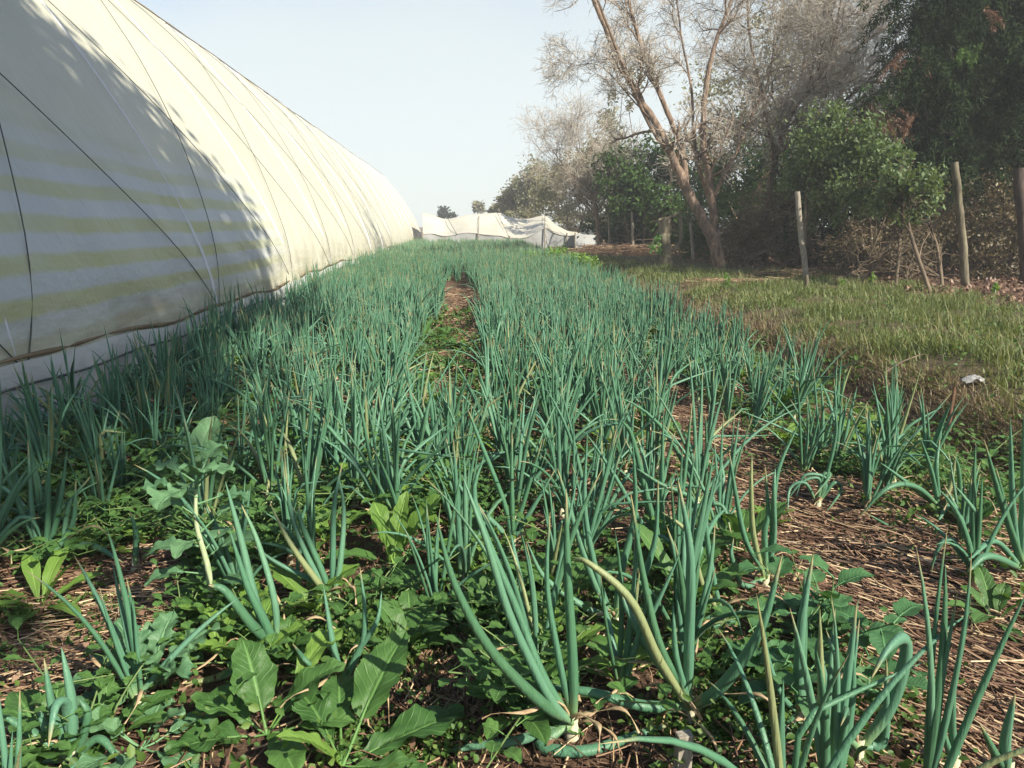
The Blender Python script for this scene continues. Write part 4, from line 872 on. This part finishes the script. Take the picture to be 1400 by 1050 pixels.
# ------------------------------------------------------------------ broad-leaved weeds
def blade(L, W, shape='oval', el=.9, curl=.9, az=0.0, pet=.03, n=18, m=9, ripple=.05, fold=.22, twist=0.0, rnd=None):
    t = np.linspace(0, 1, n); e = el-curl*t**1.3; ds = L/(n-1); cx = np.cumsum(np.cos(e)*ds)-math.cos(el)*ds+pet*math.cos(el); cz = np.cumsum(np.sin(e)*ds)-math.sin(el)*ds+pet*math.sin(el)
    if shape == 'oval': wv = np.sin(np.pi*np.clip(t, 0, 1)**.85)**.75*(1+.05*np.sin(t*37+R.uniform(0,6))+.06*np.sin(t*19+R.uniform(0,6)))
    elif shape == 'dock': wv = np.sin(np.pi*t**1.15)**.7*(.55+.6*t)*(1+.07*np.sin(t*41+R.uniform(0,6))+.06*np.sin(t*23+R.uniform(0,6)))
    elif shape == 'spoon': wv = np.sin(np.pi*t**1.6)**.8*.95+.12*(1-t)
    elif shape == 'lobed': wv = np.sin(np.pi*t**1.2)**.7*(.6+.5*np.abs(np.sin(t*14+R.uniform(0, 3)))+.08*np.sin(t*60))
    elif shape == 'serrated': wv = np.sin(np.pi*t**.75)**.9*(1+.16*(((t*9) % 1)-.5))
    elif shape == 'strip': wv = (1-t**3)**.8*(.75+.3*t)*(1+.12*np.sin(t*30))
    wv = np.clip(wv, 0, 9)*W*.5+.0015; s = np.linspace(-1, 1, m)
    tt, ssg = np.meshgrid(t, s, indexing='ij'); ph_ = R.uniform(0, 6)
    yv = ssg*wv[:, None]; h = fold*np.abs(yv)+ripple*W*np.sin(tt*15+ph_+ssg*2)*np.abs(ssg)**1.5+ripple*.4*W*np.sin(tt*33+ph_*2)*np.abs(ssg)**2-.05*W*np.exp(-(ssg/.14)**2)
    if n > 15: h = h+.028*W*np.sin(2*np.pi*(tt*10-np.abs(ssg)*2.2))*(1-np.abs(ssg)**3)*np.abs(ssg)**.5
    nx, nz = -np.sin(e)[:, None], np.cos(e)[:, None]; tw = twist*tt
    X_ = cx[:, None]+nx*h; Z_ = cz[:, None]+nz*(h+yv*np.sin(tw)); Yv = yv*np.cos(tw)
    ca, sa = math.cos(az), math.sin(az); V = np.stack([X_*ca-Yv*sa, X_*sa+Yv*ca, Z_], -1).reshape(-1, 3)
    ii = np.arange(n*m).reshape(n, m); F = np.stack([ii[:-1, :-1], ii[1:, :-1], ii[1:, 1:], ii[:-1, 1:]], -1).reshape(-1, 4)
    q = R.random() if rnd is None else rnd
    lf = (V, F, {'t': tt.ravel(), 'v': ssg.ravel(), 'rnd': np.full(n*m, q)})
    if pet > 0:
        p = np.array([[0, 0, 0], [pet*math.cos(el)*.5*ca, pet*math.cos(el)*.5*sa, pet*math.sin(el)*.5], [pet*math.cos(el)*ca, pet*math.cos(el)*sa, pet*math.sin(el)], [(pet+L*.2)*math.cos(el)*ca, (pet+L*.2)*math.cos(el)*sa, (pet+L*.2)*math.sin(el)-.002]])
        v, f, a = tubes(p[None], np.array([[.05, .04, .035, .02]])*W, 5); a['v'] = np.zeros(len(v)); lf = join([lf, (v, f, a)])
    return lf
def rosette(name, label, cat, at, leaves, mat, group=None, rz=0):
    """leaves: dicts for blade(); each is a mesh of its own"""
    b = np.array([at[0], at[1], float(gz(at[0], at[1]))]); t = thing(name, label, cat, tuple(b), group, rz)
    for kw in leaves:
        z0 = kw.pop('z0', 0); mm = kw.pop('mat', mat); off = kw.pop('off', (0, 0))
        v, f, a = blade(**kw); v = v+np.array([off[0], off[1], z0]); v[:, 2] = np.maximum(v[:, 2], .006)
        obj('leaf', mesh('leaf', v, f, a, mats=[M[mm]]), t)
    return t
def rl(cnt, L, W, shape, el=(.3, 1.1), curl=(.5, 1.2), **k): return [dict(L=L*R.uniform(.7, 1.15), W=W*R.uniform(.8, 1.15), shape=shape, el=R.uniform(*el), curl=R.uniform(*curl), az=2*np.pi*(i+R.uniform(-.3, .3))/cnt, **k) for i in range(cnt)]
deg = math.radians
rosette('broad_leaf_weed', 'dock-like weed with the biggest broad green leaves, front and left of centre', 'weed', G(468, 1046), [
    dict(L=.235, W=.10, shape='dock', el=.22, curl=.35, az=deg(28), pet=.03, n=34, m=13, ripple=.09), dict(L=.20, W=.095, shape='oval', el=.75, curl=.5, az=deg(62), pet=.09, n=30, m=13, ripple=.08),
    dict(L=.15, W=.05, shape='strip', el=1.1, curl=.9, az=deg(200), pet=.01, mat='weed_yellow', n=26, m=9), dict(L=.17, W=.08, shape='dock', el=.6, curl=.9, az=deg(125), pet=.05, n=26, m=11, ripple=.1),
    dict(L=.14, W=.07, shape='oval', el=.5, curl=.9, az=deg(100), pet=.10, ripple=.1), dict(L=.15, W=.07, shape='dock', el=.3, curl=.6, az=deg(-20), pet=.03, ripple=.1)], 'weed')
rosette('broad_leaf_weed', 'broad-leaved weed with overlapping rounded leaves under the leaning onion', 'weed', G(365, 1005), [
    dict(L=.16, W=.085, shape='oval', el=1.0, curl=.6, az=deg(120), pet=.05, n=28, m=13, ripple=.09), dict(L=.17, W=.062, shape='dock', el=.75, curl=.8, az=deg(55), pet=.10, n=26, m=11, mat='weed_yellow', ripple=.1), dict(L=.15, W=.08, shape='dock', el=.6, curl=.9, az=deg(160), pet=.04, n=24, ripple=.1),
    dict(L=.15, W=.075, shape='oval', el=.9, curl=.8, az=deg(20), pet=.06, ripple=.1), dict(L=.14, W=.08, shape='oval', el=.3, curl=.5, az=deg(200), pet=.05, ripple=.1), dict(L=.14, W=.075, shape='dock', el=.4, curl=.6, az=deg(-60), pet=.05), dict(L=.12, W=.07, shape='oval', el=.4, curl=.6, az=deg(-10), pet=.08)], 'weed')
rosette('broad_leaf_weed', 'yellow-green leaf rosette glowing in the sun left of centre', 'weed', G(538, 772), [
    dict(L=.2, W=.065, shape='strip', el=1.25, curl=.5, az=deg(70), pet=.03), dict(L=.22, W=.085, shape='dock', el=1.0, curl=.4, az=deg(30), pet=.04, n=24), dict(L=.18, W=.07, shape='dock', el=1.1, curl=.5, az=deg(120), pet=.03),
    dict(L=.2, W=.08, shape='dock', el=.6, curl=.9, az=deg(-5), pet=.04, mat='weed'), dict(L=.2, W=.09, shape='dock', el=.4, curl=.9, az=deg(-70), pet=.02, mat='weed'), dict(L=.17, W=.06, shape='strip', el=1.3, curl=.3, az=deg(160), pet=.02),
    dict(L=.19, W=.07, shape='lobed', el=.5, curl=.8, az=deg(190), pet=.03, mat='weed'), dict(L=.16, W=.06, shape='dock', el=.2, curl=.5, az=deg(-120), pet=.03, mat='weed')], 'weed_yellow')
rosette('broad_leaf_weed', 'pale rosette of narrow spoon-shaped leaves at the left edge', 'weed', G(52, 815), rl(9, .17, .05, 'spoon', (.3, 1.1), (.4, .9)), 'weed_yellow')
rosette('young_kale', 'young kale with frilly bluish leaves at the lower left', 'kale plant', G(205, 945), rl(13, .12, .062, 'lobed', (.4, 1.3), (.5, 1.2), ripple=.16, pet=.06, n=30, m=11), 'kale')
rosette('young_kale', 'low broad-leaved kale seedling under the onion in the lower left corner', 'kale plant', G(195, 1020), rl(9, .11, .055, 'lobed', (.2, 1.0), (.4, .9), pet=.05, ripple=.12), 'kale')
# the tall kale stalk
b = G(285, 850); b[2] = gz(b[0], b[1])
kp = thing('kale_stalk', 'tall pale kale stalk topped by frilly leaves in the left bed', 'kale plant', tuple(b))
top_ = Q(268, 660, b[1]+.03)-b
v, f, a = tube([(0, 0, -.02), top_*.35+[.012, 0, 0], top_*.7+[-.008, 0, 0], top_], [.009, .008, .006, .004], 8); obj('stem', mesh('stem', v, f, a, mats=[M['stem']]), kp)
for i, (t_, L, W, az, el, cu, sh_) in enumerate(((1, .08, .07, 60, .9, .9, 'lobed'), (1, .09, .07, 160, .5, 1.0, 'lobed'), (.98, .08, .07, -20, .7, 1.2, 'lobed'), (.95, .1, .09, 250, .3, 1, 'lobed'), (.96, .11, .09, 300, .9, 1.2, 'lobed'), (.55, .10, .075, 185, .1, .9, 'oval'), (.45, .11, .07, 5, .6, 1.0, 'oval'), (.65, .09, .06, 20, .7, 1.2, 'oval'), (.35, .1, .05, 215, .4, 1.1, 'oval'), (.25, .12, .06, -30, .5, .8, 'oval'), (.75, .07, .045, 170, .6, .9, 'oval'), (.85, .08, .06, 120, .4, 1.1, 'lobed'), (.85, .08, .06, 10, .3, 1.1, 'lobed'), (.6, .08, .05, 260, .3, 1.0, 'oval'), (.5, .08, .05, 70, .4, 1.0, 'oval'), (.9, .09, .07, 210, .6, 1.1, 'lobed'))):
    v, f, a = blade(L, W, sh_, el, cu, deg(az), .05, 22, 11, .12 if sh_ == 'lobed' else .05); v = v+top_*t_; obj('leaf', mesh('leaf', v, f, a, mats=[M['kale']]), kp)
rosette('kale_plant', 'grey-green kale with one big upright veined leaf in the left bed', 'kale plant', G(268, 672), [dict(L=.22, W=.15, shape='oval', el=1.2, curl=.5, az=deg(75), pet=.12, n=28, m=13), dict(L=.17, W=.11, shape='lobed', el=.7, curl=.9, az=deg(190), pet=.1), dict(L=.17, W=.11, shape='lobed', el=.6, curl=.9, az=deg(-20), pet=.1), dict(L=.15, W=.1, shape='lobed', el=.8, curl=.9, az=deg(130), pet=.1), dict(L=.15, W=.1, shape='lobed', el=.5, curl=.9, az=deg(-100), pet=.08)], 'kale')
def stalky(name, label, cat, at, n, L, W, H, shape, mat, group=None, stems=3, lean=.12):
    b = np.array([at[0], at[1], float(gz(at[0], at[1]))]); t = thing(name, label, cat, tuple(b), group); ls = []
    for s_ in range(stems):
        e_ = np.array([R.normal(0, lean), R.normal(0, lean), H*R.uniform(.7, 1.1)]); v, f, a = tube([(0, 0, -.01), e_*.5+R.normal(0, .01, 3), e_], [.0026, .002, .0014], 5, 7); a['v'] = np.zeros(len(v)); ls.append((v, f, a))
        for i in range(n):
            u = (i+1)/n; v, f, a = blade(L*R.uniform(.6, 1.1)*(1.1-.4*u), W*(1.1-.4*u), shape, R.uniform(.1, .8), R.uniform(.5, 1), i*2.4+s_, .02, 12, 5, .06)
            v = v+e_*u; obj('leaf', mesh('leaf', v, f, a, mats=[M[mat]]), t)
    obj('stem', mesh('stem', *join(ls), mats=[M['green_stem']]), t); return t
stalky('serrated_weed', 'dark green serrated-leaf weed at the edge of the right-hand straw path', 'weed', G(1125, 880), 6, .12, .075, .18, 'serrated', 'nettle', stems=4)
stalky('serrated_weed', 'toothed-leaf weed in the shade behind the onion with fused leaves', 'weed', G(1040, 935), 5, .10, .06, .13, 'serrated', 'nettle', stems=4)
stalky('serrated_weed', 'low toothed weed growing right of the fused-leaf onion', 'weed', G(1170, 960), 5, .09, .055, .12, 'serrated', 'nettle', stems=4)
# repeats
def copy_tree(o, loc, rz, s, label, group):
    c = o.copy(); C.objects.link(c); c.location = loc; c.rotation_euler[2] = rz; c.scale = (s, s, s); c['label'] = label; c['group'] = group
    for ch in list(o.children):
        k = ch.copy(); C.objects.link(k); k.parent = c
    return c
def scatter(protos, spots, lab, group):
    keepout = [(G(480, 1000), .26), (G(365, 985), .2), (G(538, 765), .2), (G(205, 940), .15)]
    spots = spots[:len(protos)]+[q for q in spots[len(protos):] if all(math.hypot(q[0]-c[0], q[1]-c[1]) > r_ for c, r_ in keepout)]
    for i, (x, y, s) in enumerate(spots):
        pr = protos[i % len(protos)]; loc = (x, y, float(gz(x, y)))
        if i < len(protos): pr.location = loc; pr.scale = (s, s, s); pr['label'] = lab(x, y, i % len(protos)); pr['group'] = group
        else: copy_tree(pr, loc, R.uniform(0, 6.28), s, lab(x, y, i % len(protos)), group)
def zone(x, y):
    z = 'beside the greenhouse wall' if x < -1.2 else ('left of the central path' if x < -.15 else ('along the central path' if x < .15 else ('right of the central path' if x < 1.0 else ('along the right straw path' if x < 1.45 else 'near the ditch'))))
    return z+(', close to the front' if y < 2.2 else (', in the middle distance' if y < 4.2 else ', far down the bed'))
def pix(l): return [(*G(px, py)[:2], s) for px, py, s in l]
wp = [rosette('lettuce_weed', 'x', 'weed', (0, 0), rl(8, .17, .06, 'dock', (.5, 1.3), (.4, 1.0)), 'weed'), rosette('lettuce_weed', 'x', 'weed', (0, 0), rl(7, .15, .055, 'lobed', (.4, 1.2), (.4, 1.0)), 'weed_yellow'), rosette('lettuce_weed', 'x', 'weed', (0, 0), rl(9, .14, .07, 'oval', (.3, 1.1), (.4, 1.0)), 'weed')]
sp = pix([(560, 580, 1), (590, 560, 1), (640, 700, .9), (600, 650, 1), (520, 640, 1), (480, 690, .9), (820, 650, .9), (750, 620, .8), (680, 560, .9), (610, 510, .9), (585, 530, .8), (600, 480, .8), (640, 520, .8), (360, 640, .9), (420, 620, .9), (330, 570, .9), (240, 560, .9), (150, 590, .8), (200, 620, .8), (100, 650, .9),
          (1330, 720, .9), (1360, 850, .8), (1200, 590, .8), (1240, 610, .8), (1180, 540, .7), (860, 930, .7), (660, 830, .8), (730, 880, .7), (1060, 700, .6), (880, 570, .7), (930, 590, .7), (1000, 560, .6), (620, 455, .7), (625, 430, .7), (612, 470, .7), (400, 560, .8), (440, 540, .8), (300, 900, .8), (410, 1010, .8), (560, 840, .7)])
sp += [(x, y, s_) for x, y, s_ in zip(R.uniform(-1.9, 1.9, 150), 1.25+6.5*R.random(150)**.9, R.uniform(.7, 1.3, 150)) if abs(x-1.16) > .22 and not (abs(x+1.05) < .2 and y < 2.8) and abs(x) < .72*y][:95]
sp += [(x, y, s_) for x, y, s_ in zip(R.uniform(-1.7, .3, 90), R.uniform(1.3, 3.4, 90), R.uniform(.6, 1.15, 90)) if not (-1.3 < x < -.8 and y < 2.3) and abs(x) < .7*y]
scatter(wp, sp, lambda x, y, k: unique(('long-leaved green weed', 'yellow-green lobed weed', 'round-leaved green weed')[k], x, y), 'leafy weeds among the onions')
np_ = [stalky('bushy_weed', 'x', 'weed', (0, 0), 8, .055, .032, .13, 'serrated', 'weed', stems=5), stalky('bushy_weed', 'x', 'weed', (0, 0), 9, .042, .024, .12, 'lobed', 'weed', stems=6)]
sp = pix([(120, 720, 1.1), (150, 735, 1.0), (90, 650, 1.3), (60, 600, 1.3), (250, 540, 1.1), (300, 560, 1.2), (200, 560, 1.2), (1340, 690, 1.3), (1290, 640, 1.2), (1200, 660, 1.0), (1380, 640, 1.3), (1150, 650, .9), (1330, 620, 1.2), (1250, 560, 1), (1100, 560, .9), (1090, 610, .8), (560, 600, 1), (700, 640, .9), (1080, 500, 1), (1040, 480, 1), (390, 600, 1), (980, 520, .9), (1370, 580, 1.2), (760, 700, .8), (950, 640, .8)])
sp += [(x, y, s_) for x, y, s_ in zip(R.uniform(-1.9, 2.3, 110), 1.3+5*R.random(110)**1.2, R.uniform(.6, 1.3, 110)) if abs(x-1.16) > .25 and not (abs(x+1.05) < .2 and y < 2.8) and abs(x) < .72*y][:70]
sp += [(x, y, s_) for x, y, s_ in zip(R.uniform(-1.8, .2, 90), R.uniform(1.4, 3.6, 90), R.uniform(.8, 1.5, 90)) if not (-1.3 < x < -.8 and y < 2.3) and abs(x) < .7*y]
scatter(np_, sp, lambda x, y, k: unique(('bushy toothed-leaf weed', 'fine feathery green weed')[k], x, y), 'bushy little weeds among the onions')
# bright bush and seed spikes on the right edge of the field
bb = onground(G(768, 372)); c_ = Q(768, 352, bb[1]); t = thing('bright_weed_bush', 'bright green leafy weed bush at the field edge in front of the net shelter', 'bush', tuple(bb))
v, f, a = crown([(c_[0], c_[1], .25, .55, .5, .28), (c_[0]-.5, c_[1]+.5, .2, .4, .4, .22), (c_[0]+.4, c_[1]-.3, .18, .35, .3, .2)], 3500, .085, .45, .6, per=40); obj('foliage', mesh('foliage', v-bb, f, a, mats=[M['f_bright']]), t)
for px, py, h in ((885, 410, .34), (992, 405, .28), (1190, 402, .25), (1358, 415, .25), (1150, 405, .2)):
    p = onground(G(px, py)); t = thing('flower_spike', unique({885: 'tall yellow-green weed spike left of the stump,', 992: 'yellow-green weed spike below the forked trunk,', 1190: 'yellow-green weed spike mid-bank,', 1358: 'weed spike right of the thick pole,', 1150: 'shortest weed spike on the bank,'}[px], p[0], p[1], 20) if 0 else {885: 'tallest yellow-green weed spike, at the crop edge below the stump', 992: 'yellow-green weed spike in the grass below the forked trunk', 1190: 'yellow-green weed spike on the bank between post and thick pole', 1358: 'weed spike on the bank right of the thick pole', 1150: 'shortest weed spike on the bank, beside the leaning post'}[px], 'weed', tuple(p), 'weed spikes on the bank')
    v, f, a = crown([(0, 0, h*.6, .03, .03, h*.42)], 110, .05, .4, 1.2, -1.2, per=20); obj('spike', mesh('spike', v, f, a, mats=[M['f_bright']]), t)
    v, f, a = tube([(0, 0, -.02), (.005, 0, h*.5), (0, 0, h)], .006, 5); obj('stem', mesh('stem', v, f, a, mats=[M['stem']]), t)

# ------------------------------------------------------------------ ground cover and straw in the beds
def patch(lst, n, size, hmax):
    P = []
    for px, py, rx, ry, w_ in lst:
        c = G(px, py); k = int(n*w_); P.append(np.stack([c[0]+R.normal(0, rx, k), c[1]+R.normal(0, ry, k)], 1))
    P = np.concatenate(P); x, y = P[:, 0], P[:, 1]; cl = np.clip(.5+wob(x*6, y*6, 2), .1, 1)
    return leafhex(np.stack([x, y, gz(x, y)+.006+hmax*cl*R.random(len(x))**1.3], 1), size, R.random(len(x)), .85, 1.6)
v, f, a = patch([(560, 850, .12, .10, .15), (480, 870, .10, .08, .1), (540, 1000, .10, .06, .05), (130, 720, .12, .12, .12), (1000, 1000, .10, .06, .05), (860, 800, .25, .15, .08), (1230, 650, .18, .2, .15), (1130, 640, .15, .15, .08), (1100, 930, .16, .1, .1), (650, 640, .3, .35, .08), (400, 720, .2, .2, .05), (1330, 720, .2, .2, .08), (60, 830, .12, .1, .04), (30, 880, .15, .1, .04), (230, 600, .3, .3, .08)], 24000, .014, .055)
tag(obj('ground_cover', mesh('ground_cover', v, f, a, mats=[M['cover']])), 'tiny-leaved green ground cover between the onions', 'ground cover', kind='stuff')
n = 34000; y = 1.1+8*R.random(n)**1.3; x = R.uniform(-2, 3.1, n); k = (wob(x*2.2, y*2.2, 1.5) > -.12) & (np.abs(x-1.16) > .25) & ((np.abs(x+1.0) > .3) | (y > 2.4)); x, y = x[k], y[k]
v, f, a = leafhex(np.stack([x, y, gz(x, y)+.01+.09*R.random(len(x))**1.3], 1), .015+.004*y, R.random(len(x)), .7, 1.2)
tag(obj('small_weeds', mesh('small_weeds', v, f, a, mats=[M['cover']])), 'low small-leaved weeds filling the beds', 'weeds', kind='stuff')
SP = []
ys = R.uniform(1.1, 6, 5200)**1.0; SP.append(straws(1.16+R.normal(0, .17, 5200), .9+5*R.random(5200)**1.5, 5200, 0, 0, .20, .0022, .035, deg(-52), .38))
SP.append(straws(-1.08+R.normal(0, .15, 3800), 1.2+4.5*R.random(3800)**1.4, 3800, 0, 0, .17, .0018, .03, deg(10), .5))
SP.append(straws(R.normal(0, .12, 2600), 2.5+10*R.random(2600), 2600, 0, 0, .22, .003, .04, None))
SP.append(straws(R.uniform(-1.9, 2.8, 9000), 1+7*R.random(9000)**1.5, 9000, 0, 0, .14, .0018, .02, None))
SP.append(straws(G(640, 900)[0]+R.normal(0, .12, 900), G(640, 900)[1]+R.normal(0, .12, 900), 900, 0, 0, .10, .0018, .02, deg(95), .4))
SP.append(straws(1.55+R.normal(0, .25, 2200), 1.2+1.6*R.random(2200), 2200, 0, 0, .22, .0022, .03, deg(-50), .5))
tag(obj('straw_mulch', mesh('straw_mulch', *join(SP), mats=[M['straw']])), 'reddish brown straw mulch over the paths and beds', 'straw', kind='stuff')
n = 9000; pick = R.random(n); x = np.where(pick < .4, 1.16+R.normal(0, .25, n), np.where(pick < .65, -1.02+R.normal(0, .2, n), R.uniform(-1.9, 2, n))); y = 1+5*R.random(n)**1.5
v, f, a = leafquads(np.stack([x, y, gz(x, y)+.012+.02*R.random(n)], 1), .022, R.random(n), .5, 1.5, fold=.6)
tag(obj('dry_flakes', mesh('dry_flakes', v, f, a, mats=[M['litter']])), 'crumbled dry leaf flakes on the straw paths', 'litter', kind='stuff')
n = 2600; x = R.uniform(-1.9, 2, n); y = 1+4*R.random(n)**1.3; k = 6; s_ = .004+.011*R.random(n)**3
u = R.normal(size=(n, 6, 3)); base_ = np.array([(1, 0, 0), (-1, 0, 0), (0, 1, 0), (0, -1, 0), (0, 0, .8), (0, 0, -.8)], float)
V = (base_[None]+u*.22)*s_[:, None, None]+np.stack([x, y, gz(x, y)+.004], 1)[:, None]
F = (np.arange(n)*6)[:, None, None]+np.array([(0, 2, 4), (2, 1, 4), (1, 3, 4), (3, 0, 4), (2, 0, 5), (1, 2, 5), (3, 1, 5), (0, 3, 5)])[None]
tag(obj('soil_crumbs', mesh('soil_crumbs', V.reshape(-1, 3), F.reshape(-1, 3), None, False, mats=[simple('soil_crumb', (.05, .032, .022), (.16, .11, .075), 20, .95)])), 'small clods of brown soil', 'soil', kind='stuff')
for hx, hy in HERO[:8]:
    for i in range(3):
        v, f, a = dry_ribbon(R.uniform(.10, .24), R.uniform(0, 6.28), h=.02, wdt=R.uniform(.005, .010), droop=2.2); x = hx+R.normal(0, .05); y = hy+R.normal(0, .04)
        o = obj('withered_leaf', mesh('withered_leaf', v, f, a, mats=[M['dry']]), None, (x, y, float(gz(x, y)))); tag(o, unique('curled dry onion leaf lying', x, y), 'withered leaf', 'fallen dry onion leaves')
# wooden stake right at the bottom
b = G(931, 1075); tz = .93-0
ztop = Q(931, 1004, b[1]-.0)[2]
v, f, a = box((0, 0, ztop/2-.03), (.028, .02, ztop+.06), .12)
v[4:, :2] += .002; o = obj('wooden_stake', mesh('wooden_stake', v, f, a, smooth=False, mats=[M['wood']]), None, (b[0], b[1], 0))
tag(o, 'small square-cut wooden stake at the bottom edge among the onions', 'stake')
bv = o.modifiers.new('edge', 'BEVEL'); bv.width = .0015; bv.segments = 2

# ------------------------------------------------------------------ haze
hv, hf, _ = box((10, 55, 7), (120, 200, 18.0)); hv[:, 2] = np.where(hv[:, 2] < 0, -1.5, 19)
m = D.materials.new('haze'); m.use_nodes = True; nn = m.node_tree.nodes
for x in list(nn):
    if x.type == 'BSDF_PRINCIPLED': nn.remove(x)
pv = nn.new('ShaderNodeVolumePrincipled'); pv.inputs['Density'].default_value = HAZE; pv.inputs['Color'].default_value = (.93, .96, 1, 1); pv.inputs['Anisotropy'].default_value = 0.0
m.node_tree.links.new(pv.outputs[0], nn['Material Output'].inputs['Volume'])
tag(obj('haze', mesh('haze', hv, hf, smooth=False, mats=[m])), None, None, kind='stuff')
